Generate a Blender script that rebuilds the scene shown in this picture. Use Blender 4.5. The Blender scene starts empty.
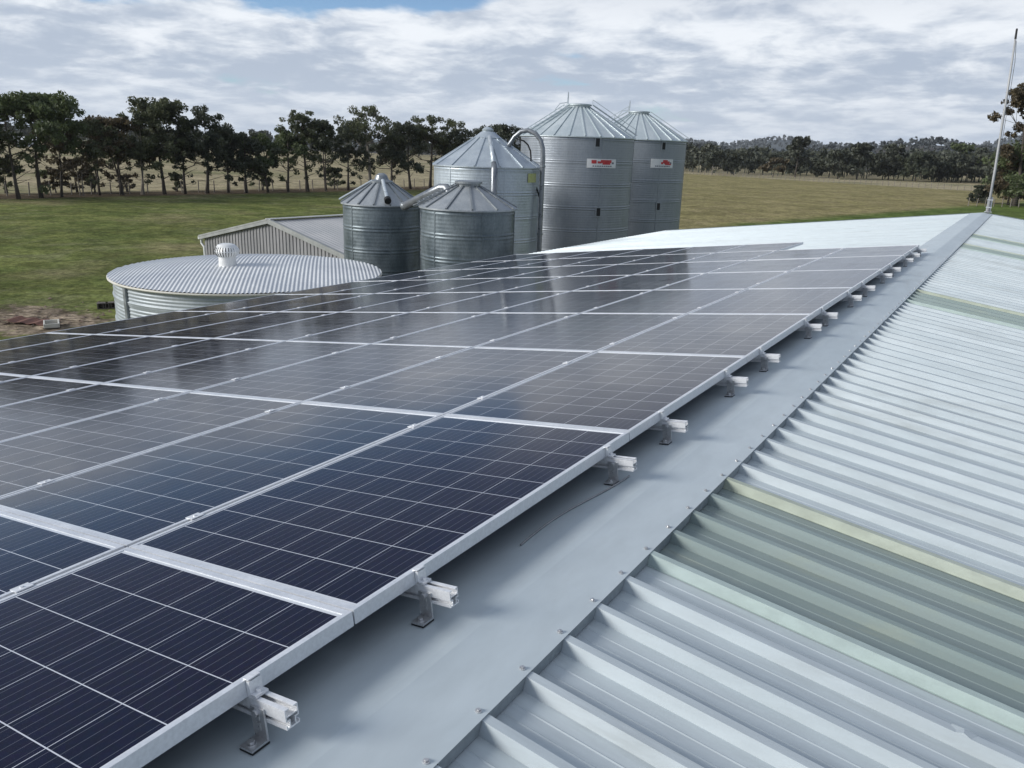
import bpy, math, random
import numpy as np
from mathutils import Matrix, Vector
PI=math.pi; R_=math.radians
scene=bpy.context.scene
COL=scene.collection
CZ=5.6                                   # eye height above the paddock
# ------------------------------------------------------------------ camera (solved from the panel grid)
r=np.array([.5398878,-.22184939,.81197537])
up=np.array([.033,-1.,0.]); up[2]=-(up[:2]@r[:2])/r[2]; up/=np.linalg.norm(up)
CAM=np.c_[np.cross(r,up),r,up]
F=793.6
cd=bpy.data.cameras.new('camera'); cam=bpy.data.objects.new('camera',cd); COL.objects.link(cam)
cd.sensor_width=36; cd.lens=36*F/1024; cd.clip_end=20000; cd.clip_start=.05
m=Matrix.Identity(4)
for k,v in enumerate((CAM[0],-CAM[1],-CAM[2])):
    for q in range(3): m[q][k]=v[q]
m[2][3]=CZ; cam.matrix_world=m; scene.camera=cam
def ray(x,y): return CAM.T@np.array([(x-512)/F,(y-384)/F,1])
def gp(x,y,z=0.):                        # where a sight line meets the height z
    q=ray(x,y); w=q*((z-CZ)/q[2]); return (w[0],w[1])
def bear(x,y): q=ray(x,y); return math.atan2(q[0],q[1])
def at(x,y,d):                           # point at horizontal distance d on a sight line
    q=ray(x,y); w=q*d/math.hypot(q[0],q[1]); return (w[0],w[1],w[2]+CZ)
# ------------------------------------------------------------------ object helpers
def tag(o,label=None,cat=None,group=None,kind=None):
    if label: o['label']=label
    if cat: o['category']=cat
    if group: o['group']=group
    if kind: o['kind']=kind
    return o
def empty(name,loc,rot=(0,0,0)):
    o=bpy.data.objects.new(name,None); COL.objects.link(o); o.location=loc; o.rotation_euler=rot
    o.empty_display_size=.2; return o
class MB:
    def __init__(s): s.v=[]; s.f=[]
    def add(s,vs,fs):
        n=len(s.v); s.v.extend([tuple(map(float,a)) for a in vs]); s.f.extend([tuple(i+n for i in f) for f in fs]); return s
    def box(s,c,d,M=None):
        x,y,z=[a/2 for a in d]
        vs=[Vector((sx*x,sy*y,sz*z)) for sz in(-1,1) for sx,sy in((-1,-1),(1,-1),(1,1),(-1,1))]
        if M is not None: vs=[M@a for a in vs]
        vs=[a+Vector(c) for a in vs]
        return s.add(vs,[(3,2,1,0),(4,5,6,7),(0,1,5,4),(1,2,6,5),(2,3,7,6),(3,0,4,7)])
    def bar(s,a,b,w,h):
        a=Vector(a);b=Vector(b);d=b-a;M=d.to_track_quat('X','Z').to_matrix()
        return s.box((a+b)/2,(d.length,w,h),M)
    def tube(s,pts,rad,n=8,caps=True):
        pts=[Vector(p) for p in pts]; rs=rad if hasattr(rad,'__len__') else [rad]*len(pts)
        rings=[]; ref=None
        for i,p in enumerate(pts):
            t=(pts[min(i+1,len(pts)-1)]-pts[max(i-1,0)]).normalized()
            if ref is None: ref=t.orthogonal().normalized()
            ref=(ref-t*ref.dot(t)).normalized(); b=t.cross(ref)
            rings.append([p+(ref*math.cos(2*PI*k/n)+b*math.sin(2*PI*k/n))*rs[i] for k in range(n)])
        vs=[v for g in rings for v in g]; fs=[]
        for i in range(len(pts)-1):
            for k in range(n):
                a=i*n+k;b=i*n+(k+1)%n; fs.append((a,b,b+n,a+n))
        if caps: fs.append(tuple(range(n))[::-1]); fs.append(tuple(range((len(pts)-1)*n,len(pts)*n)))
        return s.add(vs,fs)
    def lathe(s,prof,n=48,c=(0,0,0),top=False,bot=False):
        vs=[(c[0]+q*math.cos(2*PI*k/n),c[1]+q*math.sin(2*PI*k/n),c[2]+z) for q,z in prof for k in range(n)]
        fs=[]
        for i in range(len(prof)-1):
            for k in range(n):
                a=i*n+k;b=i*n+(k+1)%n; fs.append((a,b,b+n,a+n))
        if top: fs.append(tuple(range((len(prof)-1)*n,len(prof)*n)))
        if bot: fs.append(tuple(range(n))[::-1])
        return s.add(vs,fs)
    def mesh(s,name,mat,smooth=False):
        me=bpy.data.meshes.new(name); me.from_pydata(s.v,[],s.f); me.materials.append(mat)
        if smooth: me.polygons.foreach_set('use_smooth',[True]*len(me.polygons))
        me.update(); return me
    def build(s,name,mat,parent=None,smooth=False):
        return link(name,s.mesh(name,mat,smooth),parent)
def link(name,me,parent=None):
    o=bpy.data.objects.new(name,me); COL.objects.link(o)
    if parent: o.parent=parent
    return o
def bevel(o,w=.003,seg=2):
    b=o.modifiers.new('b','BEVEL'); b.width=w; b.segments=seg; b.limit_method='ANGLE'; return o
# ------------------------------------------------------------------ materials
def mat(name):
    m=bpy.data.materials.new(name); m.use_nodes=True; nt=m.node_tree
    return m,nt,nt.nodes,nt.links,nt.nodes['Principled BSDF']
def N(ns,t,**k):
    n=ns.new(t)
    for a,b in k.items():
        if a.startswith('i_'):
            key=a[2:]; key=int(key) if key.isdigit() else key.replace('_',' ')
            n.inputs[key].default_value=b
        else: setattr(n,a,b)
    return n
def math_(nt,op,a,b=None,clamp=False):
    n=nt.nodes.new('ShaderNodeMath'); n.operation=op; n.use_clamp=clamp
    for i,x in enumerate((a,b)):
        if x is None: continue
        if isinstance(x,(int,float)): n.inputs[i].default_value=x
        else: nt.links.new(x,n.inputs[i])
    return n.outputs[0]
def mixc(nt,f,a,b,mode='MIX'):
    n=nt.nodes.new('ShaderNodeMix'); n.data_type='RGBA'; n.blend_type=mode
    for i,x in ((0,f),(6,a),(7,b)):
        if isinstance(x,(int,float)): n.inputs[i].default_value=x
        elif isinstance(x,tuple): n.inputs[i].default_value=x if len(x)==4 else (*x,1)
        else: nt.links.new(x,n.inputs[i])
    return n.outputs[2]
def ramp(nt,f,a,b,c0=0.,c1=1.,smooth=True):
    n=nt.nodes.new('ShaderNodeMapRange'); n.interpolation_type='SMOOTHSTEP' if smooth else 'LINEAR'
    nt.links.new(f,n.inputs[0])
    for i,x in enumerate((a,b,c0,c1)): n.inputs[i+1].default_value=x
    return n.outputs[0]
def noise(nt,scale,detail=4,rough=.55,coord='Object',stretch=(1,1,1),dist=0.):
    tc=nt.nodes.new('ShaderNodeTexCoord'); mp=nt.nodes.new('ShaderNodeMapping'); mp.inputs['Scale'].default_value=stretch
    nt.links.new(tc.outputs[coord],mp.inputs[0])
    n=nt.nodes.new('ShaderNodeTexNoise'); n.inputs['Scale'].default_value=scale; n.inputs['Detail'].default_value=detail
    n.inputs['Roughness'].default_value=rough; n.inputs['Distortion'].default_value=dist
    nt.links.new(mp.outputs[0],n.inputs['Vector']); return n.outputs['Fac']
def surf(name,col,col2,rough=.4,metal=0.,scale=3.,stretch=(1,1,1),fine=60.,famp=.12,bump=0.,bscale=40.,spec=.5,rvar=.1,wear=None):
    """painted or galvanised surface with uneven tone, fine grain and uneven gloss"""
    m,nt,ns,ls,b=mat(name)
    n1=noise(nt,scale,5,.6,stretch=stretch); n2=noise(nt,fine,3,.6,stretch=stretch)
    c=mixc(nt,ramp(nt,n1,.33,.67),col,col2)
    g=ramp(nt,n2,.2,.8,1-famp,1+famp)
    v=nt.nodes.new('ShaderNodeVectorMath'); v.operation='SCALE'; ls.new(c,v.inputs[0]); ls.new(g,v.inputs['Scale'])
    ls.new(v.outputs[0],b.inputs['Base Color']); b.inputs['Metallic'].default_value=metal
    ls.new(ramp(nt,n1,.3,.7,rough-rvar,rough+rvar),b.inputs['Roughness']); b.inputs['Specular IOR Level'].default_value=spec
    if wear:
        nw=noise(nt,1.7,6,.68,stretch=wear[0]); nd=noise(nt,11,4,.7,stretch=wear[0])
        w1=math_(nt,'MULTIPLY',ramp(nt,nw,.50,.72),ramp(nt,nd,.35,.7)); cc=mixc(nt,math_(nt,'MULTIPLY',w1,wear[1]),v.outputs[0],wear[2])
        ls.new(cc,b.inputs['Base Color'])
    if bump:
        bp=N(ns,'ShaderNodeBump',i_Strength=1.,i_Distance=bump); ls.new(noise(nt,bscale,3,.5,stretch=stretch),bp.inputs['Height']); ls.new(bp.outputs[0],b.inputs['Normal'])
    return m
M={}
M['roof']=surf('zinc_roof_sheet',(.485,.54,.558),(.535,.585,.60),.5,.15,1.2,(.25,1.6,1),18,.07,.0007,5.,wear=((.22,1.4,1),.75,(.33,.355,.35)))
M['cap']=surf('zinc_ridge_cap',(.53,.59,.605),(.58,.635,.65),.52,.15,1.1,(1,.35,1),14,.05,.0014,2.6,wear=((1,.4,1),  .75,(.42,.45,.445)))
M['edge']=surf('shaded_zinc_edge',(.24,.275,.295),(.31,.345,.36),.55,.15,6)  # turn-down flange: its shade is put into a darker zinc colour
M['alu']=surf('anodised_aluminium',(.68,.70,.725),(.74,.76,.785),.4,.3,9,(1,1,1),90,.08)
M['clamp']=surf('mill_aluminium',(.76,.77,.78),(.82,.825,.83),.36,.3,12,(1,1,1),110,.1)
M['steel']=surf('stainless_steel',(.55,.55,.55),(.66,.66,.66),.35,.7,20,(1,1,1),140,.1)
M['rubber']=surf('black_rubber',(.012,.012,.013),(.02,.02,.02),.7,0,20)
M['black']=surf('black_opening',(.008,.008,.008),(.014,.014,.014),.6,0,20)
M['green_lap']=surf('pale_green_lap',(.40,.475,.455),(.40,.485,.43),.45,.0,1.1,(.5,1,1),20,.1)
M['yellow_lap']=surf('pale_yellow_green_lap',(.40,.44,.34),(.43,.47,.40),.45,.0,1.4,(.5,1,1),20,.12)
M['wallsheet']=surf('shed_wall_sheet',(.42,.46,.48),(.47,.5,.52),.45,.2,1)
M['conc']=surf('concrete',(.28,.27,.25),(.36,.35,.33),.85,0,1.5,(1,1,1),30,.15,.004,20)
M['concblock']=surf('concrete_block',(.10,.085,.075),(.15,.13,.11),.9,0,6,(1,1,1),60,.2)
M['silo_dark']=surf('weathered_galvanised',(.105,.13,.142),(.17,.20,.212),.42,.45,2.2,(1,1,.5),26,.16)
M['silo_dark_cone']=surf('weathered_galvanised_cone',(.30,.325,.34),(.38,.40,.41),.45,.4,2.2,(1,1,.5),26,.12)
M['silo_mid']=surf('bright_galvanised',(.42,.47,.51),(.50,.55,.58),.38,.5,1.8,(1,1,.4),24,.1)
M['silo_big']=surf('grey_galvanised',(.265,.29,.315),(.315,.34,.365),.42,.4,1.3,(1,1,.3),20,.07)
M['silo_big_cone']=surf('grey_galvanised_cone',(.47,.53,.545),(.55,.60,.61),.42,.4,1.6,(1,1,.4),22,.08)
M['silo_rib']=surf('galvanised_rib',(.22,.24,.25),(.3,.32,.33),.4,.5,5)
M['pipe']=surf('galvanised_pipe',(.21,.225,.24),(.28,.295,.31),.35,.55,4)
M['pipe_light']=surf('galvanised_pipe_light',(.55,.6,.62),(.62,.66,.68),.35,.5,4)
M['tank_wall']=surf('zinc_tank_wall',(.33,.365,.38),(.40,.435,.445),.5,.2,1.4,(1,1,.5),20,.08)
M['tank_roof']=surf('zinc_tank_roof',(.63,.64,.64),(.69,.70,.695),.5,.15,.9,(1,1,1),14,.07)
M['tank_rim']=surf('cream_rim',(.56,.54,.46),(.63,.61,.54),.5,0,3)
M['vent']=surf('white_vent',(.74,.74,.72),(.8,.8,.78),.4,.1,6)
M['shed_wall']=surf('grey_brown_cladding',(.24,.238,.24),(.285,.28,.282),.5,.1,1.2,(1,1,.4),22,.1)
M['shed_roof']=surf('pale_grey_roof',(.47,.465,.45),(.53,.52,.505),.5,.15,.9,(1,1,1),16,.07)
M['shed_barge']=surf('grey_barge',(.27,.28,.265),(.33,.335,.32),.5,.1,2)
M['white']=surf('white_paint',(.72,.73,.72),(.8,.8,.79),.45,0,4)
M['red']=surf('red_print',(.5,.035,.04),(.6,.06,.06),.5,0,12)
M['grey_print']=surf('grey_print',(.12,.12,.14),(.18,.18,.2),.5,0,12)
M['sticker']=surf('faded_yellow_sticker',(.42,.46,.16),(.5,.52,.25),.6,0,6)
M['wood']=surf('weathered_wood',(.17,.15,.125),(.25,.22,.19),.85,0,6,(1,1,.3),40,.2)
M['wire']=surf('galvanised_wire',(.3,.3,.3),(.4,.4,.4),.5,.5,9)
M['mast']=surf('mast_fibreglass',(.34,.34,.34),(.40,.40,.39),.5,.1,2)
M['bark']=surf('dark_bark',(.05,.042,.035),(.09,.075,.06),.9,0,2.5,(1,1,.3),20,.25)
M['bark_pale']=surf('pale_bark',(.19,.17,.145),(.27,.24,.2),.85,0,2,(1,1,.3),20,.2)
M['rust']=surf('rusty_brown',(.13,.06,.045),(.19,.09,.06),.8,.1,7)
def leafmat(name,a,b,c,tr=.35):
    m,nt,ns,ls,p=mat(name)
    n1=noise(nt,.55,3,.6); n2=noise(nt,3.1,2,.6)
    cc=mixc(nt,ramp(nt,n1,.35,.65),a,b); cc=mixc(nt,ramp(nt,n2,.55,.75),cc,c)
    ls.new(cc,p.inputs['Base Color']); p.inputs['Roughness'].default_value=.55; p.inputs['Specular IOR Level'].default_value=.35
    t=ns.new('ShaderNodeBsdfTranslucent'); ls.new(cc,t.inputs[0]); x=ns.new('ShaderNodeMixShader'); x.inputs[0].default_value=tr
    ls.new(p.outputs[0],x.inputs[1]); ls.new(t.outputs[0],x.inputs[2]); ls.new(x.outputs[0],ns['Material Output'].inputs[0]); return m
M['leaf']=leafmat('gum_leaves',(0.074,0.085,0.047),(0.114,0.128,0.063),(0.154,0.148,0.087))
M['leaf_green']=leafmat('green_leaves',(0.078,0.102,0.046),(0.112,0.141,0.058),(0.153,0.167,0.084))
M['leaf_dark']=leafmat('dark_leaves',(0.056,0.066,0.044),(0.083,0.095,0.058),(0.117,0.116,0.074))
M['leaf_brown']=leafmat('brown_leaves',(0.086,0.069,0.040),(0.115,0.092,0.052),(0.138,0.098,0.057))
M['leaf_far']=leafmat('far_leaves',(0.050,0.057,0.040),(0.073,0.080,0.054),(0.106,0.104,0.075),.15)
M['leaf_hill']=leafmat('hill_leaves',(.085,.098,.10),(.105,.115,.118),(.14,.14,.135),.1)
# --- translucent sheet
def skylight():
    m,nt,ns,ls,p=mat('grey_green_translucent_sheet')
    n1=noise(nt,.9,5,.6,stretch=(.35,1.3,1)); n2=noise(nt,9,4,.65,stretch=(.3,2,1))
    c=mixc(nt,ramp(nt,n1,.35,.65),(.385,.475,.455),(.47,.555,.535)); c=mixc(nt,ramp(nt,n2,.50,.72,0,.75),c,(.49,.56,.49))
    ls.new(c,p.inputs['Base Color']); p.inputs['Roughness'].default_value=.3
    t=ns.new('ShaderNodeBsdfTransparent'); t.inputs[0].default_value=(.6,.66,.64,1)
    x=ns.new('ShaderNodeMixShader'); x.inputs[0].default_value=.26
    tl=ns.new('ShaderNodeBsdfTranslucent'); ls.new(c,tl.inputs[0]); x0=ns.new('ShaderNodeMixShader'); x0.inputs[0].default_value=.2
    ls.new(p.outputs[0],x0.inputs[1]); ls.new(tl.outputs[0],x0.inputs[2]); ls.new(x0.outputs[0],x.inputs[1]); ls.new(t.outputs[0],x.inputs[2]); ls.new(x.outputs[0],ns['Material Output'].inputs[0]); return m
M['sky_sheet']=skylight()
# --- solar cells under glass; local x up the slope (6 cells), local y along the ridge (10 cells)
PLX,PLY=.993,1.664
def cells():
    m,nt,ns,ls,p=mat('solar_cells_under_glass')
    tc=ns.new('ShaderNodeTexCoord'); sp=ns.new('ShaderNodeSeparateXYZ'); ls.new(tc.outputs['Object'],sp.inputs[0])
    cx=.1588; cy=.1602
    u=math_(nt,'ADD',math_(nt,'DIVIDE',sp.outputs[0],cx),3.); v=math_(nt,'ADD',math_(nt,'DIVIDE',sp.outputs[1],cy),5.)
    fu=math_(nt,'FRACT',u); fv=math_(nt,'FRACT',v)
    du=math_(nt,'ABSOLUTE',math_(nt,'SUBTRACT',fu,.5)); dv=math_(nt,'ABSOLUTE',math_(nt,'SUBTRACT',fv,.5))
    gu=math_(nt,'GREATER_THAN',du,.5-.0062); gv=math_(nt,'GREATER_THAN',dv,.5-.0090)
    gap=math_(nt,'MAXIMUM',gu,gv)
    bu=math_(nt,'ABSOLUTE',math_(nt,'SUBTRACT',math_(nt,'FRACT',math_(nt,'MULTIPLY',fu,5.)),.5))
    bus=math_(nt,'LESS_THAN',bu,.026)
    inu=math_(nt,'LESS_THAN',math_(nt,'ABSOLUTE',sp.outputs[0]),3*cx+.001); inv=math_(nt,'LESS_THAN',math_(nt,'ABSOLUTE',sp.outputs[1]),5*cy+.001)
    inside=math_(nt,'MULTIPLY',inu,inv)
    cb=ns.new('ShaderNodeCombineXYZ'); ls.new(math_(nt,'FLOOR',u),cb.inputs[0]); ls.new(math_(nt,'FLOOR',v),cb.inputs[1])
    oi=ns.new('ShaderNodeObjectInfo'); ls.new(math_(nt,'MULTIPLY',oi.outputs['Random'],91.7),cb.inputs[2])
    wn=ns.new('ShaderNodeTexWhiteNoise'); wn.noise_dimensions='3D'; ls.new(cb.outputs[0],wn.inputs['Vector'])
    c=mixc(nt,wn.outputs['Value'],(.0045,.0058,.023),(.009,.0072,.023))
    wp=mixc(nt,math_(nt,'MULTIPLY',oi.outputs['Random'],.35),c,(.009,.0075,.016))
    vo=ns.new('ShaderNodeTexVoronoi'); vo.inputs['Scale'].default_value=70; ls.new(tc.outputs['Object'],vo.inputs['Vector'])
    c=mixc(nt,.35,wp,mixc(nt,1.,wp,vo.outputs['Color'],'MULTIPLY'))
    c=mixc(nt,math_(nt,'MULTIPLY',bus,.3),c,(.30,.32,.36))
    c=mixc(nt,gap,c,(.60,.62,.66)); c=mixc(nt,inside,(.62,.64,.66),c)
    # thin film of dust, thicker at the low edge
    dn=noise(nt,2.2,5,.65); c=mixc(nt,ramp(nt,dn,.48,.8,0,.010),c,(.36,.34,.31))
    ge=ns.new('ShaderNodeNewGeometry'); vd=ns.new('ShaderNodeTexVoronoi'); vd.inputs['Scale'].default_value=1.1; ls.new(ge.outputs['Position'],vd.inputs['Vector'])
    vn=ns.new('ShaderNodeTexNoise'); vn.inputs['Scale'].default_value=38; ls.new(ge.outputs['Position'],vn.inputs['Vector'])
    spl=ramp(nt,math_(nt,'ADD',vd.outputs['Distance'],math_(nt,'MULTIPLY',vn.outputs['Fac'],.03)),.030,.038,.75,0)
    c=mixc(nt,spl,c,(.42,.41,.38))
    ls.new(c,p.inputs['Base Color']); p.inputs['Roughness'].default_value=.45; p.inputs['Specular IOR Level'].default_value=.0
    p.inputs['Coat Weight'].default_value=1.; p.inputs['Coat IOR'].default_value=1.45
    ls.new(ramp(nt,dn,.35,.75,.10,.16),p.inputs['Coat Roughness']); return m
M['cells']=cells()
# ------------------------------------------------------------------ the farm shed carrying the array
p_=R_(7.45); cp,sp_=math.cos(p_),math.sin(p_); nL=np.array([-sp_,0,cp]); upL=np.array([cp,0,sp_])
FOLD=(-1.0745,CZ-1.2499)                 # ridge line x, z (top of the capping)
Y0,Y1=-7.2,25.9; LEN=9.33; PITCH=.1965; RIB0=1.306+.0
shed=empty('farm_shed',(FOLD[0],0,0))
tag(shed,'large farm shed with pale ribbed steel roof carrying the solar panels','shed')
def toshed(mb): mb.v=[(a-FOLD[0],b,c) for a,b,c in mb.v]; return mb
def profile(y0,y1,base=0.):
    """cross section of ribbed sheet along y: pans with two stiffening beads, narrow crests"""
    pts=[]; k0=math.ceil((y0-RIB0)/PITCH-.5); k=k0
    pts.append((y0,0.))
    while RIB0+k*PITCH<y1+.06:
        y=RIB0+k*PITCH
        for dy,h in ((-.0235,0),(-.0135,.037),(.0135,.037),(.0235,0),(.072,0),(.0755,.0022),(.079,0),(.1175,0),(.121,.0022),(.1245,0)):
            if y0<y+dy<y1: pts.append((y+dy,h))
        k+=1
    pts.append((y1,0.)); return pts
def roofsheet(side,y0,y1,a0,a1,lift=0.,nseg=1):
    """side -1 left, +1 right; a = distance from the ridge down the slope; top of the crest touches the cap"""
    mb=MB(); pr=profile(y0,y1); vs=[]; n=len(pr)
    for q in range(nseg+1):
        a=a0+(a1-a0)*q/nseg
        for y,h in pr:
            o=h-.0395+lift
            vs.append((FOLD[0]+side*(a*cp+o*sp_),y,FOLD[1]-a*sp_+o*cp))
    fs=[]
    for q in range(nseg):
        for i in range(n-1):
            f=(q*n+i,q*n+i+1,q*n+n+i+1,q*n+n+i); fs.append(f if side<0 else f[::-1])
    return toshed(mb.add(vs,fs))
roofsheet(-1,Y0,Y1,.03,LEN).build('steel_roof',M['roof'],shed)
SKY=[(2.290,3.080),(8.48,9.27),(14.77,15.56),(17.13,17.92)]
def ribnear(y): return RIB0+round((y-RIB0)/PITCH)*PITCH
SKY=[(ribnear(a),ribnear(a)+4*PITCH) for a,b in SKY]
edges=[Y0]+[q for ab in SKY for q in ab]+[Y1]
mb=MB()
for a,b in zip(edges[::2],edges[1::2]):
    x=roofsheet(1,a,b,.03,LEN); mb.add(x.v,x.f)
mb.build('steel_roof',M['roof'],shed)
for n_,(a,b) in enumerate(SKY):
    s_=roofsheet(1,a+.026,b-.026,.03,LEN).build('skylight_sheet',M['sky_sheet'],shed)
    s_['label']='grey green translucent roof sheet'
    def lap(yc,d0,d1):
        mb=MB(); pts=[(yc+d,h) for d,h in ((-.030,.0),(-.0235,0),(-.0135,.037),(.0135,.037),(.0235,0),(.030,0)) if d0<=d<=d1]
        vs=[];n=len(pts)
        for aa in (.03,LEN):
            for y,h in pts: o=h-.0395+.0016; vs.append((FOLD[0]+(aa*cp+o*sp_),y,FOLD[1]-aa*sp_+o*cp))
        return toshed(mb.add(vs,[(i+1,i,n+i,n+i+1) for i in range(n-1)]))
    l1=lap(a,-.05,.05).build('lap_rib',M['green_lap'],s_)
    l2=lap(b,-.05,.05).build('lap_rib',M['yellow_lap'],s_)
# ridge capping with scalloped turn-down on both sides
mb=MB(); CW=.212; CWL=.33
def cappt(side,a,y,h=0.): return (FOLD[0]+side*(a*cp+h*sp_),y,FOLD[1]-a*sp_+h*cp)
ys=np.linspace(Y0,Y1,70)
rng=random.Random(5); wob=[rng.uniform(-.0011,.0011) for _ in ys]
rows=[]
for side,aa in ((-1,CWL),(-1,CWL*.5),(-1,.012),(1,.012),(1,CW*.5),(1,CW)):
    rows.append([cappt(side,aa,y,.0012+(w if .05<aa<.15 else 0)) for y,w in zip(ys,wob)])
vs=[v for rr in rows for v in rr]; n=len(ys)
mb.add(vs,[(i*n+j,i*n+j+1,(i+1)*n+j+1,(i+1)*n+j) for i in range(len(rows)-1) for j in range(n-1)])
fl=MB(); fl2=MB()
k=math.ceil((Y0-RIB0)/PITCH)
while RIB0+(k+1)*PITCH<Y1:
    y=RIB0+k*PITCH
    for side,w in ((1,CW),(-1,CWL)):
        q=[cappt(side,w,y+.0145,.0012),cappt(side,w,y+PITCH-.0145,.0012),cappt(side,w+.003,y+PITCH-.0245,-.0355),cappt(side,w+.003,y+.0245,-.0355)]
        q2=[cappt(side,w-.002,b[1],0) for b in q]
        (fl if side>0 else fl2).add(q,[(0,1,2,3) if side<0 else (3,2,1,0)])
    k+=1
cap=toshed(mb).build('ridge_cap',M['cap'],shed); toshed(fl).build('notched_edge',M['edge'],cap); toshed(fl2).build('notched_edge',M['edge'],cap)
sb=MB(); sb.lathe([(.0085,0),(.0085,.0018),(.005,.002)],10); sb.lathe([(.0048,.002),(.0048,.0062)],6,top=True)
sme=sb.mesh('screw',M['steel'])
for k in range(-2,88):
    s_=link('screw',sme,cap); x,y,z=cappt(1,CW-.022,RIB0+k*PITCH,.0014); s_.location=(x-FOLD[0],y+.002,z); s_.rotation_euler=(0,p_,.3*k)
db=MB(); aa=1.18; yk=RIB0+round((2.0-RIB0)/PITCH)*PITCH
vs=[(FOLD[0]+(aa+du)*cp+(.037-.0395+dh)*sp_,yk+dy,FOLD[1]-(aa+du)*sp_+(.037-.0395+dh)*cp) for du,dy,dh in ((-.03,-.0145,-.004),(.03,-.0145,-.004),(.03,.0145,.0012),(-.03,.0145,.0012),(0,-.010,.006),(0,.012,.005))]
toshed(db.add(vs,[(0,4,5,3),(4,1,2,5),(0,1,4),(3,5,2)])).build('rib_patch',M['roof'],shed)
# low dome rivets, lap joint of two capping lengths
mb=MB()
for y in (7.1,14.9,22.7):
    vs=[];
    for aa,side in ((CWL-.002,-1),(.012,-1),(.012,1),(CW-.002,1)):
        for dy in (0,.003,.16): vs.append(cappt(side,aa,y+dy,.0026 if dy else .0014))
    mb.add(vs,[(i*3+j,i*3+j+1,i*3+j+4,i*3+j+3) for i in range(3) for j in range(2)])
toshed(mb).build('cap_joint',M['cap'],cap)
# walls, slab, gutters, gable trims
xe=LEN*cp; ze=FOLD[1]-LEN*sp_
for sx in (-1,1):
    mb=MB(); mb.box((FOLD[0]+sx*(xe-.18),(Y0+Y1)/2,(ze-.12)/2),(.05,Y1-Y0-.3,ze-.12)); toshed(mb).build('side_wall',M['wallsheet'],shed)
for y in (Y0+.12,Y1-.12):
    mb=MB(); a=[(FOLD[0]-xe+.2,y,0),(FOLD[0]+xe-.2,y,0),(FOLD[0]+xe-.2,y,ze-.06),(FOLD[0],y,FOLD[1]-.12),(FOLD[0]-xe+.2,y,ze-.06)]
    mb.add(a+[(x,y+.04,z) for x,y,z in a],[(0,1,2,3,4),(9,8,7,6,5)]+[(i,(i+1)%5,(i+1)%5+5,i+5) for i in range(5)])
    toshed(mb).build('gable_wall',M['wallsheet'],shed)
for sx in (-1,1):
    mb=MB(); x=FOLD[0]+sx*(xe+.05); yc=(Y0+Y1)/2
    sec=[(-.055,.05),(-.055,-.05),(.055,-.05),(.055,.05),(.047,.05),(.047,-.042),(-.047,-.042),(-.047,.05)]
    vs=[(x+a,yy,ze-.105+c) for yy in (Y0,Y1) for a,c in sec]
    mb.add(vs,[(k,(k+1)%8,(k+1)%8+8,k+8) for k in range(8)]); toshed(mb).build('gutter',M['wallsheet'],shed)
for side in (-1,1):
    mb=MB(); y=Y1+.012; aa,bb=.26,LEN
    v=[cappt(side,aa,y-.10,.004),cappt(side,bb,y-.10,.004),cappt(side,bb,y,.004),cappt(side,aa,y,.004),cappt(side,bb,y,-.13),cappt(side,aa,y,-.13)]
    mb.add(v,[(0,1,2,3),(3,2,4,5)]); toshed(mb).build('gable_flashing',M['roof'],shed)
for side in (-1,1):
    for aa in np.arange(.5,LEN,1.1):
        mb=MB(); x,y,z=cappt(side,aa,(Y0+Y1)/2,-.10); mb.box((x,y,z),(.06,Y1-Y0-.4,.1)); toshed(mb).build('purlin',M['wood'],shed)
mb=MB(); mb.box((FOLD[0],(Y0+Y1)/2,.03),(2*xe-.5,Y1-Y0-.4,.06)); toshed(mb).build('floor_slab',M['conc'],shed)
# ------------------------------------------------------------------ solar panels
DX,DY=1.005,1.67; EDGE=np.array([-1.2597,0,CZ-1.1329]); FT=.040
fb=MB(); LS,LE=.0135,.020; hx,hy=PLX/2,PLY/2
z0,z1=0,FT
for sx in (-1,1):
    fb.box((sx*(hx-LS/2),0,(z0+z1)/2),(LS,PLY,FT))
for sy in (-1,1):
    fb.box((0,sy*(hy-LE/2),(z0+z1)/2),(PLX-2*LS,LE,FT-.0006))
fb.box((hx-.017,0,.002),(.007,PLY-.06,.003)); fb.box((-hx+.017,0,.002),(.007,PLY-.06,.003))
frame_me=fb.mesh('frame',M['alu'])
gb=MB(); gb.box((0,0,FT-.0055),(PLX-2*LS,PLY-2*LE,.006)); glass_me=gb.mesh('glass',M['cells'])
jb=MB(); jb.box((.12,hy-.14,FT-.021),(.1,.11,.022)); jun_me=jb.mesh('junction_box',M['rubber'])
ordn=['','first','second','third','fourth','fifth','sixth','seventh','eighth','ninth','tenth']
first=None
rg=random.Random(11)
def copy_tree(o):
    c=o.copy(); COL.objects.link(c)
    for ch in o.children:
        d=ch.copy(); COL.objects.link(d); d.parent=c
    return c
for j in range(8):
    for i in range(-1,8):
        if i==7 and j<2: continue
        c=EDGE-upL*(DX*(j+.5)-.0025*0)+np.array([0,1.29+DY*(i+.5),0])-nL*FT
        if first is None:
            o=empty('solar_panel',c,(0,-p_,0)); link('frame',frame_me,o); link('glass',glass_me,o); link('junction_box',jun_me,o); first=o
        else:
            o=copy_tree(first)
        o.location=c; o.rotation_euler=(rg.gauss(0,.0011),-p_+rg.gauss(0,.0011),0)
        row='the row against the ridge cap' if j==0 else ('the row along the low eave' if j==7 else 'the %s row from the ridge cap'%ordn[j+1])
        if i==-1: pos='nearest the camera'
        elif (i==6 and j<2) or i==7: pos='at the far end'
        else: pos='%s from near end'%ordn[i+2]
        tag(o,'solar panel in %s, %s'%(row,pos),'solar panel','solar panels on the shed roof')
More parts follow.
